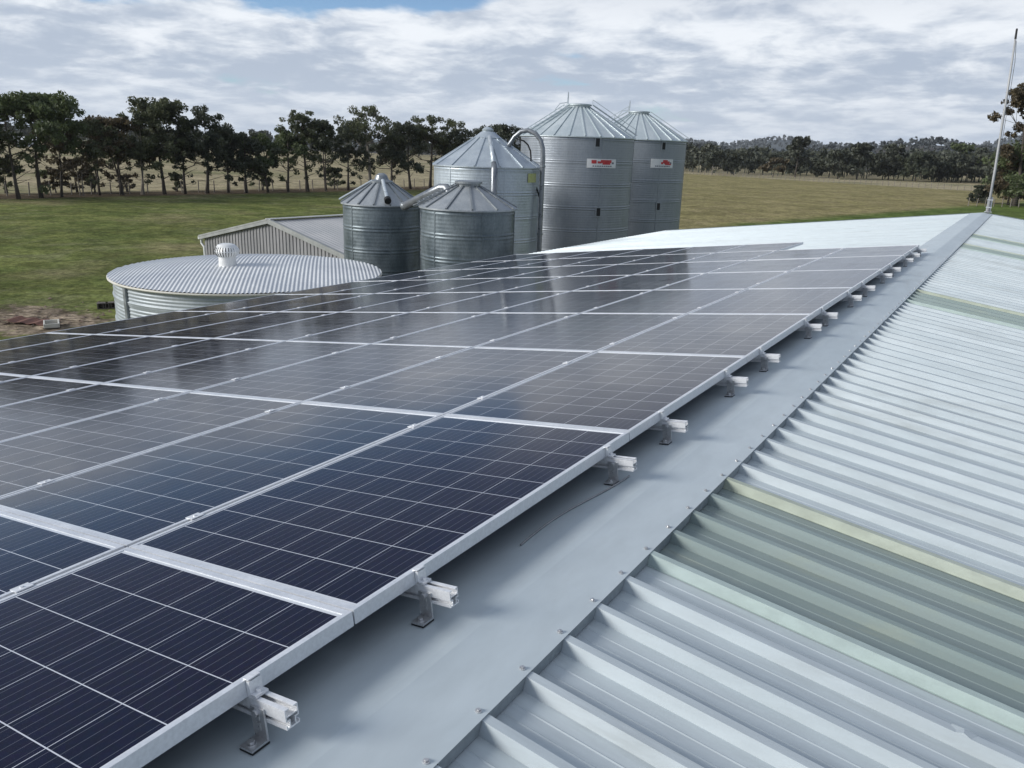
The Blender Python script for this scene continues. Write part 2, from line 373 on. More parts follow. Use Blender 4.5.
# ------------------------------------------------------------------ mounting rails
RY=[-.2,.97,1.55,2.745,3.312,4.235,4.90,6.06,6.63,7.68,8.40,9.50,10.16,11.28,11.96,12.72]
railL=8.22
rb=MB(); W=.036
def rbx(u0,u1,y0,y1,za,zb): rb.box(((u0+u1)/2,(y0+y1)/2,(za+zb)/2),(u1-u0,y1-y0,zb-za))
u0,u1=-railL,.122
H0=-FT-.0475                                # rail bottom, below panel top plane
rbx(u0,u1,-W/2,W/2,H0,H0+.004)
for s in (-1,1):
    a,b=sorted((s*W/2,s*(W/2-.003)))
    rbx(u0,u1,a,b,H0+.004,H0+.009); rbx(u0,u1,a,b,H0+.020,H0+.0465)
    a,b=sorted((s*(W/2-.009),s*(W/2-.012))); rbx(u0,u1,a,b,H0+.004,H0+.020)
    a,b=sorted((s*W/2,s*(W/2-.012))); rbx(u0,u1,a,b,H0+.019,H0+.0215); rbx(u0,u1,a,b,H0+.0445,H0+.0472)
rbx(u0,u1,-W/2+.003,W/2-.003,H0+.028,H0+.030)
rail_me=rb.mesh('rail',M['clamp'])
lb=MB(); CAPZ=-.14-.0                      # capping surface below the panel plane
yv=-W/2-.003
lb.box((.035,yv,(CAPZ+.006-.056)/2-.0),(.042,.005,abs(CAPZ+.006+.056)))
lb.box((.035,yv-.022,CAPZ+.0085),(.042,.045,.005))
for zz in (-.075,-.1): lb.box((.035,yv-.0035,zz),(.012,.002,.018))
foot_me=lb.mesh('roof_bracket',M['steel'])
pb=MB(); pb.box((.035,yv-.021,CAPZ+.0035),(.043,.047,.005)); pad_me=pb.mesh('rubber_pad',M['rubber'])
bb=MB(); bb.lathe([(.011,0),(.011,.002),(.0085,.0022)],12,c=(.035,yv-.028,CAPZ+.011)); bb.lathe([(.008,.002),(.008,.009)],6,c=(.035,yv-.028,CAPZ+.011),top=True)
bolt_me=bb.mesh('bolt',M['steel'])
bb=MB(); bb.lathe([(.0105,0),(.0105,.002),(.008,.002),(.008,.0085)],6,top=True)
bb.v=[(.035+a,yv-.0025-c,-.066+b) for a,b,c in bb.v]; bolt2_me=bb.mesh('bolt',M['steel'])
eb=MB(); eb.box((.0085,0,-FT/2-.002),(.011,.034,FT-.004)); eb.box((.0035,0,.0004),(.018,.034,.0026)); eb.box((.020,0,-FT+.004),(.024,.034,.006))
n0=len(eb.v); eb.lathe([(.0065,0),(.0065,.007)],6,c=(.022,0,-FT+.007),top=True)
end_me=eb.mesh('end_clamp',M['clamp'])
kb=MB(); kb.box((0,0,.0016),(.036,.05,.003)); kb.lathe([(.0055,.003),(.0055,.0065)],6,top=True); kb.box((0,0,-.02),(.014,.04,.036)); mid_me=kb.mesh('mid_clamp',M['clamp'])
place=['','nearest the camera','second from the camera','third from the camera','fourth from the camera','fifth from the camera','sixth from the camera','seventh from the camera','eighth from the camera','ninth from the camera','tenth from the camera','eleventh from the camera','twelfth from the camera','third from the far end','second from the far end','at the far end']
rail0=None; cnt=0
for q,y in enumerate(RY):
    if rail0 is None:
        o=empty('mounting_rail',(0,0,0)); link('rail',rail_me,o)
        f_=link('roof_bracket',foot_me,o); link('rubber_pad',pad_me,f_); link('bolt',bolt_me,f_); link('bolt',bolt2_me,f_); link('end_clamp',end_me,o)
        for j in range(1,8):
            e=link('mid_clamp',mid_me,o); e.location=(-DX*j+.0,0,0)
        rail0=o
    else:
        o=rail0.copy(); COL.objects.link(o)
        for ch in rail0.children:
            d=ch.copy(); COL.objects.link(d); d.parent=o
            for g in ch.children:
                e=g.copy(); COL.objects.link(e); e.parent=d
    o.location=(EDGE[0]-.008,y,EDGE[2]); o.rotation_euler=(0,-p_,0)
    tag(o,'silver mounting rail ending beside the ridge cap, %s'%(place[q] if q else 'just outside the near frame edge'),'mounting rail','rails under the solar panels')
bpy.data.objects.remove(rail0.children[0]) if False else None
# grey conduit lying on the capping under the array
cb_=MB(); pts=[]
for t in np.linspace(0,1,14):
    y=2.05+.75*t; a=.125+.018*math.sin(t*5)+.035*(1-t); x,yy,z=cappt(-1,a,y,.006); pts.append((x,yy,z))
cb_.tube(pts,.0035,6); o=cb_.build('earth_cable',M['wire'],None,True)
tag(o,'thin grey earth cable lying on the ridge capping just below the panel edge','cable')
# ------------------------------------------------------------------ mast on the far gable
mx,my,mz=FOLD[0]+.1,Y1-.12,FOLD[1]-.03
mast=empty('radio_mast',(mx,my,mz)); tag(mast,'tall thin pale mast with a dark tip rising from the far end of the ridge','mast')
b=MB(); b.tube([(0,0,-.1),(-.03,0,1.2),(-.09,0,3.0),(-.15,0,4.45)],[.036,.033,.029,.023],10); b.build('pole',M['mast'],mast,True)
b=MB(); b.tube([(-.15,0,4.45),(-.16,0,4.7)],[.027,.024],10); b.build('tip',M['black'],mast)
b=MB(); b.box((0,-.01,.06),(.18,.16,.012)); b.box((0,.05,.25),(.12,.03,.4)); b.box((0,.02,.18),(.14,.12,.03)); b.box((0,.02,.38),(.14,.12,.03)); b.build('bracket',M['steel'],mast)
b=MB(); b.tube([(-.12,0,4.4),(-.06,.02,3.9),(-.03,.02,3),(.02,0,1.4)],.006,5); b.build('aerial_lead',M['rubber'],mast)
# ------------------------------------------------------------------ silos
def silo(name,label,bx,d,Rk,rimz,apz,wallm,conem,nrib,ringh,capkind,ribm=None,nseg=72,corr=.004,lidr=.2,group='grain silos beside the shed'):
    a=bear(*bx); x,y=d*math.sin(a),d*math.cos(a); Rr=d*Rk
    root=empty(name,(x,y,0)); tag(root,label,'silo',group)
    prof=[]; nz=int(rimz/.02)
    for k in range(nz+1):
        z=rimz*k/nz; ph=(rimz-z)%ringh
        rr=Rr+corr*.35*math.sin(2*PI*z/.10)
        for off in (.0,.09):
            dd=abs(ph-(.06+off)); rr+= (.016*(1-dd/.022) if dd<.022 else 0)
        prof.append((rr,z))
    MB().lathe(prof,nseg).build('wall',wallm,root,True)
    # sheet seams
    sb_=MB()
    for c in range(6):
        aa=c*PI/3+.4
        sb_.box((Rr*math.cos(aa)+.004*math.cos(aa),Rr*math.sin(aa)+.004*math.sin(aa),rimz/2),(.016,.035,rimz-.05),Matrix.Rotation(aa,3,'Z'))
    sb_.build('seam',wallm,root)
    rc=Rr*lidr; ov=.06
    slope=(apz-rimz)/(Rr-rc)
    cone=MB().lathe([(Rr+ov,rimz-slope*ov-.03),(Rr+ov,rimz-slope*ov+.008),(rc,apz)],nseg,top=True).build('cone_roof',conem,root)
    rb_=MB()
    for c in range(nrib):
        aa=2*PI*(c+.35)/nrib; ca,sa=math.cos(aa),math.sin(aa)
        rb_.bar(((Rr+ov)*ca,(Rr+ov)*sa,rimz-slope*ov+.022),(rc*ca,rc*sa,apz+.012),.045,.045)
    rb_.build('roof_rib',ribm or conem,cone)
    cb=MB()
    if capkind=='hat':
        cb.lathe([(rc*1.3,apz-.10),(rc*1.32,apz-.05),(rc*.62,apz+.16),(rc*.5,apz+.17)],32,top=True); cb.lathe([(rc*.5,apz+.16),(rc*.55,apz+.24),(rc*.3,apz+.32),(.02,apz+.34)],20)
    elif capkind=='flat':
        cb.lathe([(rc*.98,apz-.03),(rc*.98,apz+.07),(rc*1.12,apz+.075),(rc*1.12,apz+.13),(rc*.9,apz+.15)],32,top=True)
    elif capkind=='knob':
        cb.lathe([(rc*1.15,apz-.04),(rc*1.15,apz+.03),(rc*.7,apz+.08),(rc*.55,apz+.2),(rc*.25,apz+.26)],32,top=True)
    cb.build('lid',ribm or conem,root)
    b=MB(); b.lathe([(Rr+.12,0),(Rr+.12,.08),(Rr,.08)],nseg,top=True); b.build('footing',M['conc'],root)
    root['x']=x;root['y']=y;root['R']=Rr
    return root,x,y,Rr,slope
def hit(px,py,x,y,Rr):
    """angle and height where a sight line meets a silo wall"""
    q=ray(px,py); A=q[0]**2+q[1]**2; B=-2*(q[0]*x+q[1]*y); C=x*x+y*y-Rr*Rr
    t=(-B-math.sqrt(max(B*B-4*A*C,0)))/(2*A); wx,wy,wz=q[0]*t,q[1]*t,q[2]*t+CZ
    return math.atan2(wy-y,wx-x),wz
def curved(mb,Rr,a0,a1,z0,z1,th,n=8):
    vs=[]
    for rr in (Rr,Rr+th):
        for z in (z0,z1):
            for k in range(n+1):
                a=a0+(a1-a0)*k/n; vs.append((rr*math.cos(a),rr*math.sin(a),z))
    m=n+1; fs=[]
    for k in range(n):
        fs+=[(2*m+k,2*m+k+1,3*m+k+1,3*m+k),(m+k,m+k+1,3*m+k+1,3*m+k),(k,k+1,2*m+k+1,2*m+k)]
    fs+=[(0,2*m,3*m,m),(n,2*m+n,3*m+n,m+n)]
    return mb.add(vs,fs)
T=lambda e: math.tan(R_(e))
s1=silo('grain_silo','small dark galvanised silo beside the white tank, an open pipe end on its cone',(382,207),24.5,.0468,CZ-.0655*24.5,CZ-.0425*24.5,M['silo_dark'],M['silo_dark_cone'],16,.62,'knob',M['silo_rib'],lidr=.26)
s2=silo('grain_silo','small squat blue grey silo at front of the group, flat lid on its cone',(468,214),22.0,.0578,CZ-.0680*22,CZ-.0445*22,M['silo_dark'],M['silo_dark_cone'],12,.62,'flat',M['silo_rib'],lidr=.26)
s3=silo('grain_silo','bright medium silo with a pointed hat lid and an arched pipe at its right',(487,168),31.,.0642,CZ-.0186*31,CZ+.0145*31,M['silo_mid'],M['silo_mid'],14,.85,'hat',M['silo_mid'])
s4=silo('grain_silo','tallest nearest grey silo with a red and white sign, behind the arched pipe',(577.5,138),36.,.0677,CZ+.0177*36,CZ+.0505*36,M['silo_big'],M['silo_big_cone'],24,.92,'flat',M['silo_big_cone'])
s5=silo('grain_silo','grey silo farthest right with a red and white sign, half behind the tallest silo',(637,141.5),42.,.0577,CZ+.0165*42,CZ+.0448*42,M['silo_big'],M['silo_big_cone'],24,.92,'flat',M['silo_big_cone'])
def local(root,w): return (w[0]-root.location.x,w[1]-root.location.y,w[2]-root.location.z)
# signs, sight glasses on the two big silos
for (root,x,y,Rr,sl),sign,eyes,flip in ((s4,(587,159,615,168),((597.5,142.5),(598,212)),0),(s5,(651,159,672,168),((663.5,146),(658,206.5)),1)):
    a0,zt=hit(sign[0],sign[1],x,y,Rr); a1,zb=hit(sign[2],sign[3],x,y,Rr)
    zt=(hit((sign[0]+sign[2])/2,sign[1],x,y,Rr))[1]; zb=hit((sign[0]+sign[2])/2,sign[3],x,y,Rr)[1]
    s=curved(MB(),Rr+.018,a0,a1,zb,zt,.012,12).build('sign_plate',M['white'],root)
    aw=a1-a0;zh=zt-zb; e=MB()
    if not flip:
        for (ua,ub,va,vb) in ((.14,.30,.48,.86),(.34,.46,.5,.74),(.44,.82,.56,.9),(.5,.78,.38,.56)):
            curved(e,Rr+.03,a0+aw*ua,a0+aw*ub,zb+zh*va,zb+zh*vb,.004,5)
    else:
        for (ua,ub,va,vb) in ((.42,.52,.42,.66),(.5,.72,.55,.9),(.56,.82,.44,.76),(.6,.9,.34,.5)):
            curved(e,Rr+.03,a0+aw*ua,a0+aw*ub,zb+zh*va,zb+zh*vb,.004,5)
    e.build('red_logo',M['red'],s)
    e=MB()
    for k in range(9):
        u=.18+.075*k; curved(e,Rr+.03,a0+aw*u,a0+aw*(u+.05),zb+zh*.14,zb+zh*.26,.004,2)
    curved(e,Rr+.03,a0+aw*.84,a0+aw*.91,zb+zh*.46,zb+zh*.66,.004,2)
    e.build('grey_lettering',M['grey_print'],s)
    for (px,py) in eyes:
        a,z=hit(px,py,x,y,Rr); e=MB(); curved(e,Rr+.018,a-.055,a+.055,z-.21,z+.21,.02,4); g=e.build('sight_glass_frame',M['silo_big'],root)
        e=MB(); curved(e,Rr+.036,a-.034,a+.034,z-.16,z+.16,.006,4); e.build('sight_glass',M['black'],g)
def roofladder(S,ang,apz,rimz,w=.36,lift=.1,m='silo_big_cone',rail=False):
    root,x,y,Rr,sl=S; rc=Rr*.24; ca,sa=math.cos(ang),math.sin(ang); b=MB()
    A=Vector(((Rr+.1)*ca,(Rr+.1)*sa,rimz+lift)); B=Vector((rc*ca,rc*sa,apz+lift)); t=Vector((-sa,ca,0))*w/2
    for s in (-1,1): b.tube([A+t*s,B+t*s],.017,6)
    n=9
    for k in range(n):
        q=A.lerp(B,(k+.5)/n); b.tube([q-t,q+t],.016,5)
    if rail:
        for k in (0,.5,1):
            q=A.lerp(B,k); b.tube([q+t,q+t+Vector((0,0,.22))],.012,5)
        b.tube([A+t+Vector((0,0,.22)),B+t+Vector((0,0,.22))],.013,5)
    return b.build('roof_ladder',M[m],root)
def vang(S,off):                             # angle on a silo measured from the side facing us
    root,x,y,Rr,sl=S; return math.atan2(-y,-x)+R_(off)
z4r,z4a=CZ+.0177*36,CZ+.0505*36; z5r,z5a=CZ+.0165*42,CZ+.0448*42
roofladder(s4,vang(s4,-62),z4a,z4r,.5,.1); roofladder(s4,vang(s4,92),z4a,z4r,.4,.12,rail=True)
roofladder(s5,vang(s5,-78),z5a,z5r,.4,.12,rail=True); roofladder(s5,vang(s5,84),z5a,z5r,.4,.12)
roofladder(s2,vang(s2,-80),CZ-.0445*22,CZ-.0680*22,.3,.07,'silo_rib')
roofladder(s1,vang(s1,-88),CZ-.0425*24.5,CZ-.0655*24.5,.26,.05,'pipe_light')
for S,za in ((s4,z4a),(s5,z5a)):             # guard hoops beside the lids
    root=S[0]; b=MB(); a=vang(S,-95); cx,cy=S[3]*.2*math.cos(a),S[3]*.2*math.sin(a)
    for o_ in (-.16,.16):
        b.tube([(cx-o_*math.sin(a),cy+o_*math.cos(a),za-.05),(cx-o_*math.sin(a),cy+o_*math.cos(a),za+.4),(cx-o_*.4*math.sin(a),cy+o_*.4*math.cos(a),za+.62)],.018,5)
    b.tube([(cx*2.1,cy*2.1,za-.1),(cx*1.7,cy*1.7,za+.15),(cx,cy,za+.2)],.02,5)
    b.build('guard_hoop',M['pipe_light'],root)
# lean-on eave ring lines: outlets and roof pipes
root,x,y,Rr,sl=s1; a=vang(s1,8); rimz=CZ-.0655*24.5; apz=CZ-.0425*24.5
b=MB(); e=Vector(((Rr-.02)*math.cos(a),(Rr-.02)*math.sin(a),rimz+.14)); q=Vector((Rr*.2*math.cos(a),Rr*.2*math.sin(a),apz+.06))
b.tube([q,e],.055,10,caps=False); fp=b.build('fill_pipe',M['pipe_light'],root,True)
o_=Vector((math.cos(a),math.sin(a),-.5)).normalized(); b=MB(); b.tube([e-o_*.02,e+o_*.10],.10,14); b.build('pipe_mouth',M['black'],fp)
root,x,y,Rr,sl=s3; rimz=CZ-.0186*31; apz=CZ+.0145*31; a=vang(s3,7)
b=MB(); ca,sa=math.cos(a),math.sin(a)
b.tube([(Rr*.3*ca,Rr*.3*sa,apz-.02-.0),(Rr*.98*ca,Rr*.98*sa,rimz+.12)],.075,10); b.build('fill_pipe',M['pipe_light'],root,True)
b=MB(); b.tube([(Rr*.98*ca,Rr*.98*sa,rimz+.12),((Rr+.13)*ca,(Rr+.13)*sa,rimz-.1),((Rr+.13)*ca,(Rr+.13)*sa,.2)],[.09,.12,.12],10); b.build('down_pipe',M['pipe'],root,True)
a,z=hit(532,178,x,y,Rr); e=MB(); curved(e,Rr+.018,a-.14,a+.14,z-.16,z+.16,.006,4); e.build('sticker',M['sticker'],root)
# arched filling pipe (gooseneck) in front of the bright silo's right edge
dA=30.2; top=at(543,155,dA)
gx,gy=top[0],top[1]
gn=empty('filling_pipe',(gx,gy,0)); tag(gn,'grey arched filling pipe standing between the bright silo and the tallest silo','pipe')
pts=[(0,0,0),(0,0,1),(0,0,3),(0,0,top[2]-.1)]
for px,py in ((542.8,148),(540.5,140),(535.5,133.5),(528,130.3),(521,131.5),(514.5,137),(509.5,144.5),(505,152)):
    w=at(px,py,dA+ (541-px)*.012); pts.append((w[0]-gx,w[1]-gy,w[2]))
MBp=MB(); MBp.tube(pts,[.095]*4+[.085]*8,12); MBp.build('pipe',M['pipe'],gn,True)
b=MB()
for z in (1.2,2.6,top[2]-.4): b.lathe([(.10,z-.04),(.112,z-.03),(.112,z+.03),(.10,z+.04)],14)
b.build('collar',M['silo_rib'],gn)
pts=[]
for px,py in ((519,139.5),(524,141),(528,145),(530.5,151),(531,159),(531,164)):
    w=at(px,py,dA+.3); pts.append((w[0]-gx,w[1]-gy,w[2]))
pts.append((pts[-1][0]+.12,pts[-1][1],pts[-1][2]-.5)); pts.append((0,.05,pts[-1][2]-.9))
b=MB(); b.tube(pts,.03,6); b.build('air_hose',M['rubber'],gn,True)
b=MB(); b.box((0,0,.04),(.4,.4,.08)); b.build('footing',M['conc'],gn)
# auger tube slung between the two small silos
A=at(405,206,22.9); B=at(441,187.5,22.2); C=at(449,192.5,22.0)
au=empty('auger',(A[0],A[1],0)); tag(au,'dark grey auger tube sloping up from the dark silo to the squat silo','auger')
loc=lambda w:(w[0]-A[0],w[1]-A[1],w[2])
b=MB(); b.tube([loc(A),loc(B),loc(at(446,187.6,22.1)),loc(C),loc(at(450,200,21.95))],.115,12); b.build('tube',M['pipe'],au,True)
b=MB(); b.tube([loc(at(430,193.5,22.5)),loc(at(434,201,22.4))],.025,6); b.tube([loc(at(413,205.5,22.6)),loc(at(447,190.5,22.1))],.02,6)
b.build('brace',M['silo_rib'],au)
b=MB(); b.tube([loc(at(402,207,22.95)),loc(at(407,205,22.9))],.12,12); b.build('inlet',M['silo_rib'],au,True)
# ------------------------------------------------------------------ round water tank with corrugated roof
aT=R_(-50.67); dT=20.; tx,ty=dT*math.sin(aT),dT*math.cos(aT); TR=dT*.1546; tz=CZ-.1490*dT
tank=empty('water_tank',(tx,ty,0)); tag(tank,'wide round pale steel water tank with corrugated roof and white turbine vent','water tank')
prof=[]
nz=int(tz/.0127)
for k in range(nz+1):
    z=(tz-.05)*k/nz; rr=TR-.10+.006*math.sin(2*PI*z/.076)
    for zb in (.55,1.1,1.65,2.2): rr+=.02 if abs(z-zb)<.04 else 0
    prof.append((rr,z))
MB().lathe(prof,120).build('wall',M['tank_wall'],tank,True)
tankpost=hit(126,300,tx,ty,TR-.08)[0]
b=MB()
for k in range(6):
    a=tankpost+k*PI/3; b.box(((TR-.075)*math.cos(a),(TR-.075)*math.sin(a),(tz-.05)/2),(.05,.10,tz-.06),Matrix.Rotation(a,3,'Z'))
b.build('post',M['silo_rib'],tank)
aC=bear(328,145); ux=np.array([math.cos(aC),-math.sin(aC)]); vx=np.array([math.sin(aC),math.cos(aC)])
b=MB(); vs=[];fs=[]; NP=12; pitch=.088; us=np.arange(-TR+.004,TR,pitch/8)
dome=lambda q:.21*(1-q)
for u in us:
    hl=math.sqrt(max(TR*TR-u*u,1e-4))
    for k in range(NP+1):
        v=-hl+2*hl*k/NP; w=ux*u+vx*v; vs.append((w[0],w[1],tz+dome((u*u+v*v)/TR**2)+.0085*math.sin(2*PI*u/pitch)))
n=NP+1
for i in range(len(us)-1):
    for k in range(NP): fs.append((i*n+k,(i+1)*n+k,(i+1)*n+k+1,i*n+k+1))
b.add(vs,fs); tr=b.build('roof',M['tank_roof'],tank,True)
b=MB(); b.lathe([(TR-.03,tz-.07),(TR+.012,tz-.055),(TR+.014,tz-.018),(TR-.06,tz-.022)],120); b.build('rim',M['tank_rim'],tr,True)
q=ray(228,268.5); zz=tz+.12; w=q*((zz-CZ)/q[2]); vx0,vy0=w[0]-tx,w[1]-ty
def vz(z): return zz+z
tv=MB(); tv.box((vx0,vy0,vz(.012)),(.62,.62,.02)); tv.lathe([(.24,0),(.20,.08),(.19,.28),(.21,.29)],28,c=(vx0,vy0,zz)); tvo=tv.build('turbine_vent',M['vent'],tank)
tv=MB(); nv=26
for k in range(nv):
    a=2*PI*k/nv; vs=[]
    for t in np.linspace(0,1,7):
        rr=.17+.10*math.sin(PI*(.12+.78*t)); z=.29+.24*t
        for da in (0,.17): vs.append((vx0+(rr+.012*(da>0))*math.cos(a+da),vy0+(rr+.012*(da>0))*math.sin(a+da),zz+z))
    tv.add(vs,[(2*i,2*i+1,2*i+3,2*i+2) for i in range(6)])
tv.lathe([(.235,.50),(.19,.555),(.10,.58)],28,c=(vx0,vy0,zz),top=True); tv.lathe([(.262,.395),(.272,.40),(.272,.412),(.262,.418)],28,c=(vx0,vy0,zz)); tv.build('vane_head',M['vent'],tvo)
tv=MB(); tv.lathe([(.15,.29),(.17,.4),(.14,.52)],20,c=(vx0,vy0,zz)); tv.build('throat',M['black'],tvo)
# ------------------------------------------------------------------ low gable shed behind the tank
K=1.17; eL=CZ-3.2*K; 
def gz(px,py,z): x,y=gp(px,py,z); return np.array([x,y])
Lc=gz(200,236.5,eL); Rc=gz(352,260,eL); Pc=(Lc+Rc)/2; wv=(Rc-Lc); GW=np.linalg.norm(wv); wv/=GW; dv=np.array([-wv[1],wv[0]])
if dv@Pc<0: dv=-dv
pz=CZ-2.36*K; SL=11.
gs=empty('low_shed',(Pc[0],Pc[1],0),(0,0,math.atan2(wv[1],wv[0]))); tag(gs,'low grey ribbed gable shed with pale roof behind the round water tank','shed')
b=MB(); hw=GW/2-.12
def ribwall(mb,p0,p1,top,n,dep=.03):
    p0=np.array(p0);p1=np.array(p1);d=(p1-p0);L=np.linalg.norm(d);t=d/L;no=np.array([t[1],-t[0]]);vs=[];ns_=int(L/.19)
    s=[]
    for k in range(ns_):
        for f,h in ((0,0),(.45,0),(.55,dep),(.9,dep)): s.append(((k+f)*L/ns_,h))
    s.append((L,0))
    for q,h in s:
        c=p0+t*q+no*h; vs+= [(c[0],c[1],0),(c[0],c[1],top(c))]
    mb.add(vs,[(2*i,2*i+2,2*i+3,2*i+1) for i in range(len(s)-1)])
gt=lambda c: eL-.03+(pz-eL)*(1-abs(c[0])/(GW/2))-.02
ribwall(b,(-hw,0.12),(hw,0.12),gt,0); ribwall(b,(hw,SL),(-hw,SL),gt,0)
ribwall(b,(hw,.12),(hw,SL),lambda c:eL-.05,0); ribwall(b,(-hw,SL),(-hw,.12),lambda c:eL-.05,0)
b.build('wall',M['shed_wall'],gs)
b=MB()
for sx in (-1,1):
    s=[];k=0
    while k*.19<SL+.1:
        for f,h in ((0,0),(.7,0),(.78,.010),(.92,.010)): s.append((k*.19+f*.19,h))
        k+=1
    vs=[]
    for q,h in s: vs+=[(0,q-.05,pz+h),(sx*(GW/2+.06),q-.05,eL+h)]
    b.add(vs,[(2*i,2*i+1,2*i+3,2*i+2) for i in range(len(s)-1)])
rf=b.build('roof',M['shed_roof'],gs)
b=MB(); b.bar((0,0,pz+.045),(0,SL,pz+.045),.3,.02); b.build('ridge_cap',M['shed_roof'],rf)
b=MB()
for sx in (-1,1): b.bar((0,.02,pz-.03),(sx*(GW/2+.06),.02,eL-.03),.12,.17)
b.build('barge_board',M['shed_barge'],gs)
b=MB(); 
for sx in (-1,1): b.box((sx*(GW/2+.10),SL/2,eL-.06),(.12,SL,.10))
g_=b.build('gutter',M['white'],gs); b=MB(); b.tube([(-GW/2-.08,.1,eL-.1),(-GW/2-.08,.1,eL-.28),(-hw-.06,.12,eL-.42),(-hw-.06,.12,.1)],.05,8); b.build('down_pipe',M['white'],g_)
# ------------------------------------------------------------------ odds and ends by the tank
x,y=gp(52,327); pl=empty('trough',(x,y,0),(0,0,R_(62))); tag(pl,'small white rimmed trough lying on bare dirt left of the tank','trough')
b=MB()
for sx in (-1,1):
    b.box((sx*.19,0,.10),(.045,.66,.13)); b.box((0,sx*.31,.10),(.335,.045,.13))
bevel(b.build('rim',M['tank_rim'],pl),.01)
b=MB(); b.box((0,0,.03),(.335,.575,.05)); b.build('floor',M['concblock'],pl)
b=MB()
for sy in (-1,1): b.box((0,sy*.2,.018),(.46,.06,.036))
b.build('skid',M['concblock'],pl)
x,y=gp(33,323); sc=empty('scrap_sheet',(x,y,0),(0,R_(4),R_(30))); tag(sc,'rusty brown scrap sheet lying in the dirt beside the white trough','scrap')
b=MB(); 
vs=[];n=14
for i in range(n):
    for s in (-.35,.35): vs.append((-.7+1.4*i/(n-1),s+.03*math.sin(i*2.3),.06+.025*math.sin(i*1.6)))
b.add(vs,[(2*i,2*i+1,2*i+3,2*i+2) for i in range(n-1)]); so=b.build('sheet',M['rust'],sc); sm=so.modifiers.new('t','SOLIDIFY'); sm.thickness=.01
for n_,(px,py,lb_) in enumerate(((103.5,308.5,'hollow dark concrete block at the tank wall, left of the two'),(111,308,'hollow dark concrete block touching the tank wall, right of the two'))):
    x,y=gp(px,py); dr=math.atan2(-y,-x)
    o=empty('concrete_block',(x,y,0),(0,0,dr+PI/2+.1*n_)); tag(o,lb_,'concrete block','concrete blocks by the tank')
    b=MB(); 
    for xx in (-.17,0.,.17): b.box((xx,0,.1),(.035,.26,.2))
    b.box((0,0,.015),(.30,.26,.03)); b.box((0,0,.19),(.305,.26,.03)); b.box((0,.115,.1),(.30,.03,.14)); bevel(b.build('shell',M['concblock'],o),.004)
# ------------------------------------------------------------------ vegetation
def leafcloud(centers,radii,n,size,seed,flat=.75,droop=.3):
    """leaf-sized faces spread through clumps"""
    g=np.random.default_rng(seed); C=[];
    cs=np.array(centers);rs=np.array(radii); w=rs**2; w=w/w.sum(); idx=g.choice(len(cs),n,p=w)
    d=g.normal(size=(n,3)); d/=np.linalg.norm(d,axis=1)[:,None]; rad=g.random(n)**.45
    P=cs[idx]+d*(rad*rs[idx])[:,None]*np.array([1,1,flat])
    a=g.normal(size=(n,3)); a[:,2]-=droop; a/=np.linalg.norm(a,axis=1)[:,None]
    b=np.cross(a,g.normal(size=(n,3))); b/=np.linalg.norm(b,axis=1)[:,None]
    s=size*(.55+.9*g.random(n))[:,None]; a=a*s; b=b*s*.5
    V=np.empty((n,4,3)); V[:,0]=P-a; V[:,1]=P+b; V[:,2]=P+a; V[:,3]=P-b
    return V.reshape(-1,3)
def quads(name,V,mt,parent=None):
    n=len(V)//4; me=bpy.data.meshes.new(name); me.vertices.add(len(V)); me.vertices.foreach_set('co',V.astype(np.float32).ravel())
    me.loops.add(4*n); me.loops.foreach_set('vertex_index',np.arange(4*n,dtype=np.int32)); me.polygons.add(n)
    me.polygons.foreach_set('loop_start',np.arange(0,4*n,4,dtype=np.int32)); me.update(calc_edges=True); me.validate()
    me.materials.append(mt); return link(name,me,parent)
